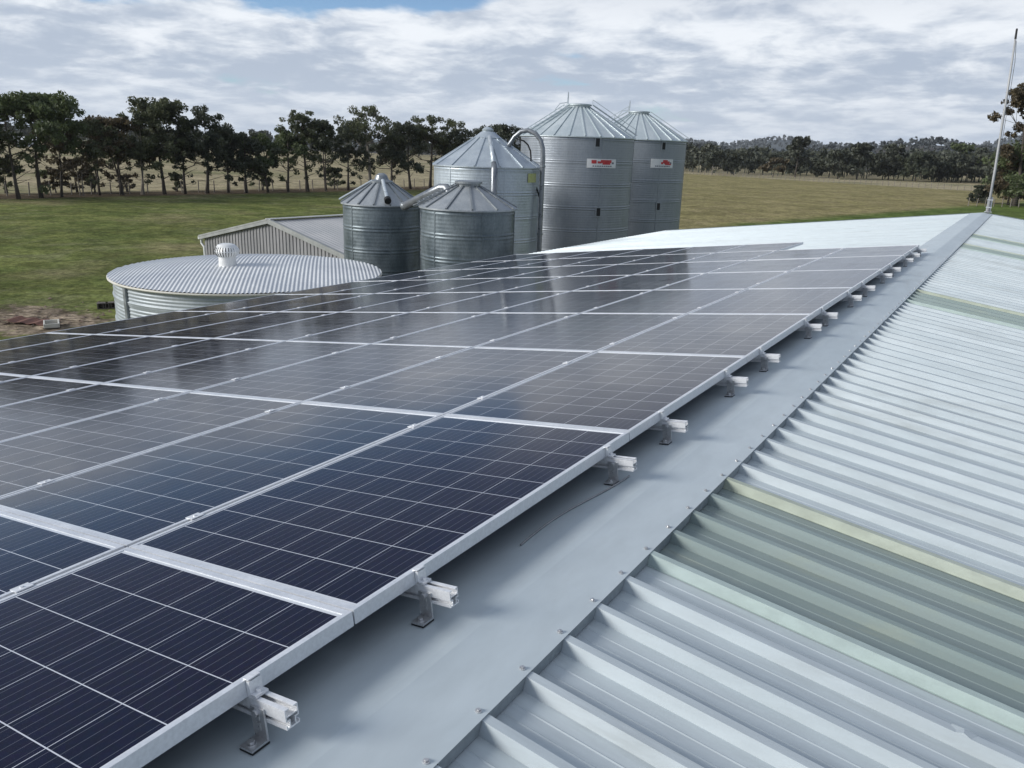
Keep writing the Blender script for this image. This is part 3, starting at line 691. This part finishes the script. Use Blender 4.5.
def gum(H,W,seed,cb=.38,nl=9,stems=1,lean=0.,dens=1.,under=.5,leaf=.26):
    """trunk mesh builder + crown clumps of a eucalypt: forked limbs, clumps at limb ends, ragged skirt"""
    g=random.Random(seed); tb=MB(); C=[];Rr=[]
    for st in range(stems):
        off=g.uniform(-.12,.12)*W*(st>0); lx=lean*H+(g.uniform(-.12,.12)*H if stems>1 else g.uniform(-.05,.05)*H); ly=g.uniform(-.06,.06)*H
        ht=H*g.uniform(.78,.9); r0=max(.10,H*.020)*g.uniform(.8,1.3)*(1 if stems==1 else .7)
        pts=[(off+lx*t**1.4+.02*H*math.sin(3*t+seed),ly*t+.01*H*math.sin(4*t),ht*t) for t in np.linspace(0,1,7)]
        tb.tube([(pts[0][0],pts[0][1],-.1)]+pts[1:],[r0*1.3]+[r0*(1-.8*t) for t in np.linspace(.17,1,6)],7)
        for k in range(nl//stems+1):
            t=g.uniform(cb*.85,.97); i=min(int(t*6),5); f=t*6-i; a0=Vector(pts[i]).lerp(Vector(pts[i+1]),f)
            an=g.uniform(0,2*PI); rr=W*.5*g.uniform(.45,1.)*(1.25-.75*max(0,(t-cb)/(1-cb)))
            ex=Vector((math.cos(an)*rr,math.sin(an)*rr,H*g.uniform(.06,.2)))
            e=a0+ex; 
            if e.z>H*.96: e.z=H*g.uniform(.86,.96)
            mid=a0.lerp(e,.5)+Vector((0,0,-.03*H)); rl=r0*.42*(1-.5*t)
            tb.tube([a0,mid,e],[rl,rl*.7,rl*.3],5)
            for c in range(g.randint(4,7)):
                cr=W*g.uniform(.045,.125); C.append((e.x+g.gauss(0,.115)*W,e.y+g.gauss(0,.115)*W,min(e.z+g.gauss(0,.05)*H,H-cr*.6))); Rr.append(cr)
                if g.random()<.6: tb.tube([mid,C[-1]],[rl*.4,rl*.15],4)
        tp=pts[-1]
        for c in range(8):
            cr=W*g.uniform(.06,.13); C.append((tp[0]+g.gauss(0,.15)*W,tp[1]+g.gauss(0,.15)*W,H-cr*.7-abs(g.gauss(0,.07))*H)); Rr.append(cr)
        for c in range(int(under*7)):         # thin dead and leafy twigs on the lower trunk
            t=g.uniform(.12,cb); i=int(t*6); a0=Vector(pts[i]).lerp(Vector(pts[i+1]),t*6-i); an=g.uniform(0,2*PI); L=W*g.uniform(.15,.4)
            e=a0+Vector((math.cos(an)*L,math.sin(an)*L,L*g.uniform(-.1,.6))); tb.tube([a0,e],[r0*.22,r0*.06],4)
            if g.random()<.45: C.append(tuple(e)); Rr.append(W*.07)
    area=sum(q*q for q in Rr); n=int(dens*area*13/(leaf*leaf))
    return tb,C,Rr,min(n,16000)
def tree(name,label,x,y,H,W,seed,leafm='leaf',barkm='bark',group=None,cat='tree',leaf=.26,**k):
    tb,C,Rr,n=gum(H,W,seed,leaf=leaf,**k)
    o=empty(name,(x,y,0),(0,0,seed*1.7)); tag(o,label,cat,group)
    tb.build('trunk',M[barkm],o,True); quads('crown',leafcloud(C,Rr,n,leaf,seed),M[leafm],o); return o
def byline(px,base,topy):                    # place a tree whose base and top appear at these heights
    x,y=gp(px,base); d=math.hypot(x,y); q=ray(px,topy); H=CZ+q[2]/math.hypot(q[0],q[1])*d; return x,y,H,d
BELT='windbreak gum trees along the paddock'
belt=[ # px, base, top, width px, leaf, stems, cb, dens, label
(-22,199,110,60,'leaf',1,.35,1.,'dark gum at the extreme left end of the windbreak, mostly cut off by the frame'),
(18,199,104,46,'leaf_green',1,.42,1.,'leaning gum at the left end of the windbreak with layered dark foliage'),
(44,198,94,72,'leaf_green',2,.5,1.15,'broad spreading gum with the biggest rounded crown, near the left end of the windbreak'),
(62,197,120,34,'leaf_brown',1,.4,.7,'thin brownish gum just right of the broad rounded crown'),
(84,196,141,30,'leaf_brown',2,.25,.5,'short scrubby half-dead gum with bare twigs in the gap of the windbreak'),
(100,195,120,46,'leaf',2,.4,1.,'low dark gum with a flat top left of the taller windbreak pair'),
(122,195,117,42,'leaf_brown',3,.3,.9,'multi-stemmed gum with reddish lower leaves in the windbreak'),
(142,194.5,112,44,'leaf',2,.36,1.,'forked gum with pale lower limbs in the windbreak'),
(163,194.5,98,54,'leaf',1,.34,1.15,'tall gum with a wide open top, seventh of the windbreak'),
(186,194,120,36,'leaf_dark',1,.36,1.1,'slim dark gum filling the gap between two tall windbreak gums'),
(207,193.5,105,52,'leaf_dark',1,.3,1.35,'tall dense domed gum standing alone against the sky in the windbreak'),
(229,193,127,36,'leaf_dark',1,.36,1.2,'shorter dark gum right of the dense domed gum'),
(247,193,131,42,'leaf_dark',1,.22,1.3,'very dark low bushy gum reaching almost to the ground'),
(268,192.5,133,40,'leaf_green',1,.3,1.2,'low greenish gum with a ragged flat top above the low shed'),
(288,192,127,40,'leaf_green',1,.36,1.1,'mid green gum beside the narrow pointed gum'),
(306,191.5,110,38,'leaf',1,.42,1.1,'narrow pointed gum rising above its neighbours over the low shed'),
(326,191,120,38,'leaf_dark',2,.42,1.,'medium round-topped gum right of the narrow pointed gum'),
(347,190.5,126,40,'leaf_dark',1,.42,1.1,'dark gum standing in front of the thin high-crowned gum'),
(371,190,104,46,'leaf',1,.55,.75,'tall thin gum with a high open crown and bare pale stem above the dark silo'),
(392,189.5,132,46,'leaf_dark',1,.35,1.2,'dense dark gum behind the cone of the dark silo'),
(411,189,122,40,'leaf_dark',1,.4,1.,'uneven gum left of the rounded gum by the bright silo'),
(431,188.5,114,44,'leaf',1,.42,1.05,'rounded gum just left of the bright silo cone'),
(455,188,127,40,'leaf_dark',1,.4,1.1,'dark gum partly behind the left slope of the bright silo roof'),
(482,187.5,125,42,'leaf_dark',1,.4,1.1,'dark gum showing on both sides of the bright silo lid'),
(508,187,125,44,'leaf_dark',1,.36,1.2,'dark gum behind the arched pipe at the right end of the windbreak'),
]
for k,(px,ba,tp,w,lf,st,cb,dn,lb_) in enumerate(belt):
    x,y,H,d=byline(px,ba,tp); W=w/F*d
    tree('gum_tree',lb_,x,y,H,W,100+k,lf,'bark_pale' if k in (7,18,4) else 'bark',BELT,leaf=.15,stems=st,cb=min(.58,cb+.07),dens=dn*.44,nl=13,lean=(.06 if k==1 else random.Random(k).uniform(-.05,.05)),under=1.2)
# second, thinner row behind and undergrowth
for k,(px,lb_) in enumerate(((8,'small shrub under the leaning gum at the left'),(56,'bushy shrub between bare trunks under the broad gum'),(77,'yellowish shrub in the gap right of the broad gum'),(95,'thin shrub under the flat topped gum'),(128,'round shrub at the foot of the multi-stemmed gum'),(176,'small dark shrub between the tall windbreak gums'),(262,'dark shrub under the low bushy gums'),(335,'shrub at the fence line left of the dark silo'))):
    x,y=gp(px,193.5-px*.012); d=math.hypot(x,y); g=random.Random(300+k); H=g.uniform(1.6,3.4); W=H*.9
    tree('shrub',lb_,x,y,H,W,300+k,'leaf_brown' if k in (1,2,4) else 'leaf','bark','shrubs under the windbreak','shrub',leaf=.16,stems=2,cb=.2,dens=.9,nl=8,under=.3)
# right-hand trees
x,y,H,d=byline(1012,206,84)
tree('gum_tree','open tiered gum at the right edge with brown foliage layers behind the mast',x,y,H,46/F*d,501,'leaf_brown','bark',None,leaf=.24,stems=1,cb=.30,dens=.8,nl=20,under=.8)
x,y,H,d=byline(1034,206,140)
tree('gum_tree','dense olive tree at the right edge, lower than the open gum beside it',x,y,H,74/F*d,502,'leaf_green','bark',None,leaf=.22,stems=3,cb=.10,dens=1.1,nl=26,under=.6)
x,y,H,d=byline(1009,205,158)
tree('small_tree','small brownish tree just right of the mast base',x,y,H,34/F*d,507,'leaf_brown','bark',None,leaf=.24,stems=3,cb=.25,dens=.8,nl=9,under=.6)
x,y,H,d=byline(977,203,185)
tree('shrub','dark round evergreen shrub left of the mast base',x,y,H,13/F*d,503,'leaf_dark','bark',None,'shrub',leaf=.14,stems=3,cb=.04,dens=2.2,nl=26,under=0.)
far=[(712,174.5,150,22,'leaf_far','grey gum with a pale trunk at the left end of the far wood'),(733,175,152,20,'leaf_far','slender gum with pale trunk in front of the far wood'),
(773,177,158,18,'leaf_brown','rust coloured bushy tree in front of the far wood'),(795,177,136,26,'leaf_far','tallest gum standing above the far wood skyline'),(838,179,150,26,'leaf_far','wide dark gum at the edge of the pale stubble strip'),
(857,179.5,143,26,'leaf_far','tall ragged gum in the middle of the far paddock edge'),(888,180,144,28,'leaf_far','round topped gum towards the right of the far paddock edge'),(915,181.5,152,26,'leaf_dark','dark gum with trunk visible against the stubble at far right'),
(937,182,161,22,'leaf_dark','low round dark tree sitting on the stubble at far right'),(957,181,143,24,'leaf_green','lighter green gum left of the mast by the far paddock'),(978,182,147,26,'leaf_far','gum behind the mast at the far paddock edge')]
for k,(px,ba,tp,w,lf,lb_) in enumerate(far):
    x,y,H,d=byline(px,ba,tp); tree('gum_tree',lb_,x,y,H,w/F*d,600+k,lf,'bark_pale' if k<2 else 'bark','single trees before the far wood',leaf=.55,stems=1,cb=.28,dens=1.1,nl=9,under=.2)
# far wood: one mass
def wood(name,label,pxs,d0,d1,H0,H1,n,leaf,mt,seed,per=110,z=lambda x,y:0.,trunks=True):
    g=random.Random(seed); C=[];Rr=[];tb=MB()
    for k in range(n):
        a=bear(g.uniform(*pxs),160); d=d0+(d1-d0)*g.random()**1.3; x,y=d*math.sin(a),d*math.cos(a); H=g.uniform(H0,H1); zz=z(x,y)
        for c in range(6):
            rr=H*g.uniform(.13,.24); C.append((x+g.gauss(0,.16)*H,y+g.gauss(0,.16)*H,zz+max(H*g.uniform(.3,.97)-rr*.5,rr*.7))); Rr.append(rr)
        if trunks: tb.tube([(x,y,zz-.3),(x+g.gauss(0,.3),y,zz+H*.7)],[.22,.08],4)
    V=leafcloud(C,Rr,n*per,leaf,seed)
    if trunks:
        v=np.array(tb.v); q=np.array([f for f in tb.f if len(f)==4]); V=np.vstack([V,v[q].reshape(-1,3)])
    o=quads(name,V,mt); tag(o,label,'wood',None,'stuff'); return o
wood('far_wood','dark belt of gum wood beyond the right hand paddock and its stubble strip',(560,1150),292,420,8.5,10.5,330,.7,M['leaf_far'],41,210)
wood('left_wood','distant dark wood on the horizon behind the windbreak',(-350,560),480,700,9,14,230,1.2,M['leaf_far'],42,190)
# ------------------------------------------------------------------ hills
def hills(name,d0,d1,hfun,m,px0,px1):
    mb=MB(); na,nd=140,14; vs=[]
    a0,a1=bear(px0,160),bear(px1,160)
    for i in range(na+1):
        a=a0+(a1-a0)*i/na
        for k in range(nd+1):
            d=d0+(d1-d0)*k/nd; vs.append((d*math.sin(a),d*math.cos(a),hfun(a,k/nd)))
    n=nd+1; mb.add(vs,[(i*n+k,(i+1)*n+k,(i+1)*n+k+1,i*n+k+1) for i in range(na) for k in range(nd)])
    o=mb.build(name,m,None,True); o['kind']='structure'; return o
def hillh(H,s,e0=-1.):
    def f(a,t):
        e=.62+.20*math.sin(a*9+s)+.13*math.sin(a*23+2*s)+.07*math.sin(a*51+s*3)
        e*=.35+.65*min(1,max(0,(a+.62)/.25))
        return -3+H*e*math.sin(min(t,1)*PI)**.8
    return f
def hillmat(nm,a,b,c,sc):
    m,nt,ns,ls,p=mat(nm); n1=noise(nt,sc,5,.6,stretch=(1,1,.3)); n2=noise(nt,sc*9,3,.6)
    cc=mixc(nt,ramp(nt,n1,.40,.56),a,b); cc=mixc(nt,ramp(nt,n1,.60,.66),cc,c); cc=mixc(nt,ramp(nt,n2,.4,.6,0,.5),cc,a)
    ls.new(cc,p.inputs['Base Color']); p.inputs['Roughness'].default_value=1; p.inputs['Specular IOR Level'].default_value=0; return m
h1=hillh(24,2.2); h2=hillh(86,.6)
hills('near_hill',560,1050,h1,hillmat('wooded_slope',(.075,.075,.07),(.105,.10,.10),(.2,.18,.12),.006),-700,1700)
hills('far_hill',1500,2900,h2,hillmat('far_wooded_slope',(.10,.115,.125),(.125,.135,.14),(.32,.30,.24),.0022),-900,1900)  # bluish haze of distance is mixed into the slope colours
def hz(d0,d1,hf): return lambda x,y: hf(math.atan2(x,y),(math.hypot(x,y)-d0)/(d1-d0))
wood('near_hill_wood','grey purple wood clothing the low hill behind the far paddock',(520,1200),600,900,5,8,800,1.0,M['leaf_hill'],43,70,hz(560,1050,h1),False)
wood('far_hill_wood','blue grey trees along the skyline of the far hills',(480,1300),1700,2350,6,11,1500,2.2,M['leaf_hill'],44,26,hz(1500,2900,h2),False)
# pale farmhouse roof seen through the windbreak
x,y=gp(27,146.5); fh=empty('farm_building',(x,y,0),(0,0,bear(27,146)*-1)); tag(fh,'distant low white roofed farm building glimpsed through the left of the windbreak','building')
b=MB(); b.box((0,0,1.4),(9,5,2.8)); b.build('wall',M['wallsheet'],fh)
b=MB(); b.add([(-4.8,-3,2.7),(4.8,-3,2.7),(4.8,0,4.3),(-4.8,0,4.3),(4.8,3,2.7),(-4.8,3,2.7)],[(0,1,2,3),(3,2,4,5),(1,4,2),(0,3,5)]); b.build('roof',M['white'],fh)
# ------------------------------------------------------------------ fences
def fence(label,pa,pb,n,h=1.15,wires=4,pm='wood',seed=1,group='wire fences'):
    g=random.Random(seed); A=np.array(pa);B=np.array(pb); o=empty('wire_fence',(A[0],A[1],0)); tag(o,label,'fence',group)
    me=MB().tube([(0,0,-.2),(0,0,h+.1)],[.065,.055],7).mesh('post',M[pm])
    D=B-A
    for k in range(n):
        q=link('post',me,o); t=k/(n-1); q.location=(D[0]*t,D[1]*t,g.uniform(-.06,.06)); q.rotation_euler=(g.gauss(0,.03),g.gauss(0,.03),g.random()*6)
    b=MB()
    for w in range(wires): b.tube([(0,.06,h*(w+1)/wires-.05),(D[0],D[1]+.06,h*(w+1)/wires-.05)],.006,4)
    b.build('wire',M['wire'],o); return o
fence('post and wire fence running under the windbreak gums',gp(-40,197),gp(470,187.2),36,seed=2)
fence('post and wire fence between the olive paddock and the pale stubble strip',gp(690,174.2),gp(985,192),60,1.2,4,seed=3)
fence('short post fence beside the round shrub and mast base at right',gp(968,206),gp(1060,208.5),12,1.1,4,seed=4)
# ------------------------------------------------------------------ ground
def ground():
    m,nt,ns,ls,p=mat('paddock_ground')
    ge=ns.new('ShaderNodeNewGeometry'); sp=ns.new('ShaderNodeSeparateXYZ'); ls.new(ge.outputs['Position'],sp.inputs[0])
    big=noise(nt,.035,4,.6); mid=noise(nt,.35,5,.62); fine=noise(nt,4.,4,.7); pat=noise(nt,.12,5,.6,dist=.4); tuft=noise(nt,1.3,4,.65)
    def side(a,b,amp,w,nz):
        a=np.array(a);b=np.array(b);d=b-a;d/=np.linalg.norm(d);n=np.array([-d[1],d[0]]); c=n@a
        if n@np.array([0,0])-c>0: n=-n;c=-c          # positive = beyond the line
        s=math_(nt,'ADD',math_(nt,'MULTIPLY',sp.outputs[0],float(n[0])),math_(nt,'MULTIPLY',sp.outputs[1],float(n[1])))
        s=math_(nt,'SUBTRACT',s,float(c)); s=math_(nt,'ADD',s,math_(nt,'MULTIPLY',math_(nt,'SUBTRACT',nz,.5),amp))
        return ramp(nt,s,-w,w)
    green=mixc(nt,ramp(nt,mid,.35,.65),(.100,.122,.036),(.145,.158,.050))
    strk=noise(nt,.22,5,.65,stretch=(1,1,1),dist=1.2)
    green=mixc(nt,ramp(nt,strk,.5,.66,0,.55),green,(.18,.18,.09))
    green=mixc(nt,ramp(nt,pat,.5,.72,0,.75),green,(.21,.18,.095))
    green=mixc(nt,ramp(nt,tuft,.55,.75,0,.6),green,(.075,.097,.032))
    olive=mixc(nt,ramp(nt,pat,.35,.65),(.225,.198,.088),(.265,.228,.11)); olive=mixc(nt,ramp(nt,noise(nt,.22,5,.65,dist=1.2),.5,.66,0,.35),olive,(.20,.19,.08)); olive=mixc(nt,ramp(nt,mid,.5,.75,0,.7),olive,(.30,.24,.15))
    straw=mixc(nt,ramp(nt,mid,.35,.65),(.29,.25,.15),(.37,.31,.20)); straw=mixc(nt,ramp(nt,big,.45,.7),straw,(.20,.19,.10))
    # which paddock: olive to the right of the silos
    A=gp(560,200);B=gp(420,300)
    az=math_(nt,'ARCTAN2',sp.outputs[0],sp.outputs[1]); az=math_(nt,'ADD',az,math_(nt,'MULTIPLY',math_(nt,'SUBTRACT',big,.5),.12))
    c=mixc(nt,ramp(nt,az,bear(330,200),bear(560,200)),green,olive)
    # dry soil band under the windbreak
    l1=(gp(0,199.5),gp(300,192.6))
    st_l=side(*l1,2.5,1.6,mid); st_l=math_(nt,'MULTIPLY',st_l,ramp(nt,az,bear(540,200),bear(580,200),1,0)); c=mixc(nt,st_l,c,(.10,.075,.048)) 
    l2=(gp(0,194.0),gp(300,188.6)); st2=side(*l2,3.,2.,mid)
    left=ramp(nt,az,bear(560,200),bear(600,200),1,0)
    st2=math_(nt,'MULTIPLY',st2,left)
    c=mixc(nt,st2,c,straw)
    r1=(gp(690,173.8),gp(965,190.6)); sr=side(*r1,5,2.5,mid); sr=math_(nt,'MULTIPLY',sr,ramp(nt,az,bear(600,180),bear(640,180)))
    c=mixc(nt,sr,c,straw)
    lw=(gp(700,227),gp(1000,203.5)); slw=side(*lw,4.,2.,mid); near=math_(nt,'SUBTRACT',1.,slw); near=math_(nt,'MULTIPLY',near,ramp(nt,az,bear(690,215),bear(760,215)))
    c=mixc(nt,near,c,mixc(nt,ramp(nt,mid,.35,.65),(.085,.125,.03),(.115,.15,.042)))
    # bare dirt left of the tank
    dx,dy=gp(36,320)
    q=math_(nt,'SQRT',math_(nt,'ADD',math_(nt,'POWER',math_(nt,'MULTIPLY',math_(nt,'SUBTRACT',sp.outputs[0],dx),.36),2.),math_(nt,'POWER',math_(nt,'MULTIPLY',math_(nt,'SUBTRACT',sp.outputs[1],dy),.55),2.)))
    q=math_(nt,'ADD',q,math_(nt,'MULTIPLY',math_(nt,'SUBTRACT',tuft,.5),2.2)); dirt=ramp(nt,q,.75,1.15,1,0)
    dcol=mixc(nt,ramp(nt,noise(nt,1.9,5,.7),.38,.62),(.12,.095,.065),(.30,.24,.175))
    c=mixc(nt,dirt,c,dcol)
    g=math_(nt,'MULTIPLY',ramp(nt,fine,.3,.7,.65,1.35),math_(nt,'MULTIPLY',ramp(nt,noise(nt,.9,4,.7),.36,.64,.72,1.24),ramp(nt,noise(nt,.16,5,.7,dist=.8),.38,.62,.82,1.14))); v=ns.new('ShaderNodeVectorMath'); v.operation='SCALE'; ls.new(c,v.inputs[0]); ls.new(g,v.inputs['Scale'])
    ls.new(v.outputs[0],p.inputs['Base Color']); p.inputs['Roughness'].default_value=1.; p.inputs['Specular IOR Level'].default_value=.05
    bp=N(ns,'ShaderNodeBump',i_Strength=.7,i_Distance=.12); ls.new(math_(nt,'ADD',tuft,math_(nt,'MULTIPLY',fine,.5)),bp.inputs['Height']); ls.new(bp.outputs[0],p.inputs['Normal'])
    return m
b=MB(); S_=3300; b.add([(-S_,-S_,0),(S_,-S_,0),(S_,S_,0),(-S_,S_,0)],[(0,1,2,3)]); g_=b.build('ground',ground()); g_['kind']='structure'
M['clod']=surf('dry_clod',(.15,.105,.075),(.25,.19,.15),.95,0,3)
# rubble on the dirt and rough grass: uncountable
g=np.random.default_rng(9); mb=MB(); cx,cy=gp(36,320)
for k in range(260):
    x,y=cx+g.normal()*1.9,cy+g.normal()*1.4; s=.02+.07*g.random()**3
    vs=[Vector((s*(g.random()+.5)*a,s*(g.random()+.5)*b_,s*.7*(g.random()+.3)*c_)) for a,b_,c_ in ((1,0,0),(-1,0,0),(0,1,0),(0,-1,0),(0,0,1),(0,0,-.4))]
    mb.add([(v.x+x,v.y+y,v.z+.02) for v in vs],[(0,2,4),(2,1,4),(1,3,4),(3,0,4),(2,0,5),(1,2,5),(3,1,5),(0,3,5)])
tag(mb.build('rubble',M['clod']),'pale clods and stones scattered over the bare dirt left of the tank','rubble',None,'stuff')
# ------------------------------------------------------------------ sky, sun
w=bpy.data.worlds.new('World'); scene.world=w; w.use_nodes=True; nt=w.node_tree; ns=nt.nodes; ls=nt.links
SUN_AZ=R_(-138); SUN_EL=R_(25)            # azimuth from +Y towards +X
sky=ns.new('ShaderNodeTexSky'); sky.sky_type='NISHITA'; sky.sun_disc=False; sky.sun_elevation=SUN_EL; sky.sun_rotation=SUN_AZ
sky.air_density=1.; sky.dust_density=.3; sky.ozone_density=3.
tc=ns.new('ShaderNodeTexCoord'); sp=ns.new('ShaderNodeSeparateXYZ'); ls.new(tc.outputs['Generated'],sp.inputs[0])
zz=math_(nt,'MAXIMUM',sp.outputs[2],0.); den=math_(nt,'ADD',zz,.17)
cb=ns.new('ShaderNodeCombineXYZ'); ls.new(math_(nt,'DIVIDE',sp.outputs[0],den),cb.inputs[0]); ls.new(math_(nt,'DIVIDE',sp.outputs[1],den),cb.inputs[1])
def cn(scale,detail,rough,off=(0,0,0),dist=0.):
    mp=ns.new('ShaderNodeMapping'); mp.inputs['Location'].default_value=off; ls.new(cb.outputs[0],mp.inputs[0])
    n=ns.new('ShaderNodeTexNoise'); n.inputs['Scale'].default_value=scale; n.inputs['Detail'].default_value=detail; n.inputs['Roughness'].default_value=rough; n.inputs['Distortion'].default_value=dist
    ls.new(mp.outputs[0],n.inputs['Vector']); return n.outputs['Fac']
CO=(3.1,1.7,0)
c1=cn(1.25,9,.54,CO,.2); c2=cn(3.6,10,.62,(7.3,2.2,0),.2); c3=cn(.28,4,.5,(1.2,9.4,0))
azm=math_(nt,'ARCTAN2',sp.outputs[0],sp.outputs[1])
# breaks of blue: higher up and to the left of the view
hi=math_(nt,'MULTIPLY',ramp(nt,zz,.115,.175),ramp(nt,zz,.2,.3,1,0)); lf=ramp(nt,azm,bear(640,20),bear(330,20),0.,1.)
brk=math_(nt,'MULTIPLY',hi,lf)
cov=math_(nt,'SUBTRACT',math_(nt,'ADD',c1,.19),math_(nt,'MULTIPLY',brk,.40))
cov=ramp(nt,cov,.445,.545)
tone=math_(nt,'ADD',math_(nt,'MULTIPLY',c2,.6),math_(nt,'MULTIPLY',c1,.4))
band=math_(nt,'MULTIPLY',ramp(nt,zz,.045,.075),ramp(nt,zz,.085,.125,1,0))
tone=math_(nt,'ADD',tone,math_(nt,'SUBTRACT',ramp(nt,zz,.10,.16,0,.05),math_(nt,'MULTIPLY',band,.055)))
ccol=mixc(nt,ramp(nt,tone,.39,.61),(4.3,5.0,6.1),(8.4,8.8,9.3))
ccol=mixc(nt,ramp(nt,zz,.0,.10,.55,0),ccol,(5.8,6.6,7.8))
ovh=ramp(nt,zz,.15,.24,1.,1.05)
vv=ns.new('ShaderNodeVectorMath'); vv.operation='SCALE'; ls.new(ccol,vv.inputs[0]); ls.new(ovh,vv.inputs['Scale']); ccol=vv.outputs[0]
sv=ns.new('ShaderNodeVectorMath'); sv.operation='MULTIPLY'; ls.new(sky.outputs[0],sv.inputs[0]); sv.inputs[1].default_value=(1.0,1.12,1.30)
final=mixc(nt,cov,sv.outputs[0],ccol)
final=mixc(nt,ramp(nt,zz,.125,.275),final,(1.5,2.0,3.2)); final=mixc(nt,ramp(nt,zz,.46,.72),final,(3.7,4.2,5.1))
bg=ns['Background']; ls.new(final,bg.inputs[0]); bg.inputs[1].default_value=.1
sd=bpy.data.lights.new('sun','SUN'); sd.energy=3.5; sd.angle=R_(20); sd.color=(1.,.98,.95)
so=bpy.data.objects.new('sun',sd); COL.objects.link(so)
dirv=Vector((math.sin(SUN_AZ)*math.cos(SUN_EL),math.cos(SUN_AZ)*math.cos(SUN_EL),math.sin(SUN_EL)))
so.rotation_euler=dirv.to_track_quat('Z','Y').to_euler(); so.location=(0,0,40)
hm=bpy.data.materials.new('pale_air'); hm.use_nodes=True; hn=hm.node_tree; hn.nodes.clear()
ho=hn.nodes.new('ShaderNodeOutputMaterial'); hv=hn.nodes.new('ShaderNodeVolumePrincipled'); hv.inputs['Density'].default_value=.00010; hv.inputs['Color'].default_value=(.93,.97,1,1); hv.inputs['Anisotropy'].default_value=.2
hn.links.new(hv.outputs[0],ho.inputs['Volume'])
b=MB(); b.box((0,0,69.5),(6700,6700,141)); h_=b.build('haze',hm); tag(h_,'thin pale air softening the far woods and hills','haze',None,'stuff')
vs_=scene.view_settings; vs_.view_transform='Standard'; vs_.look='None'; vs_.exposure=.15; vs_.gamma=1
scene.render.engine='CYCLES'
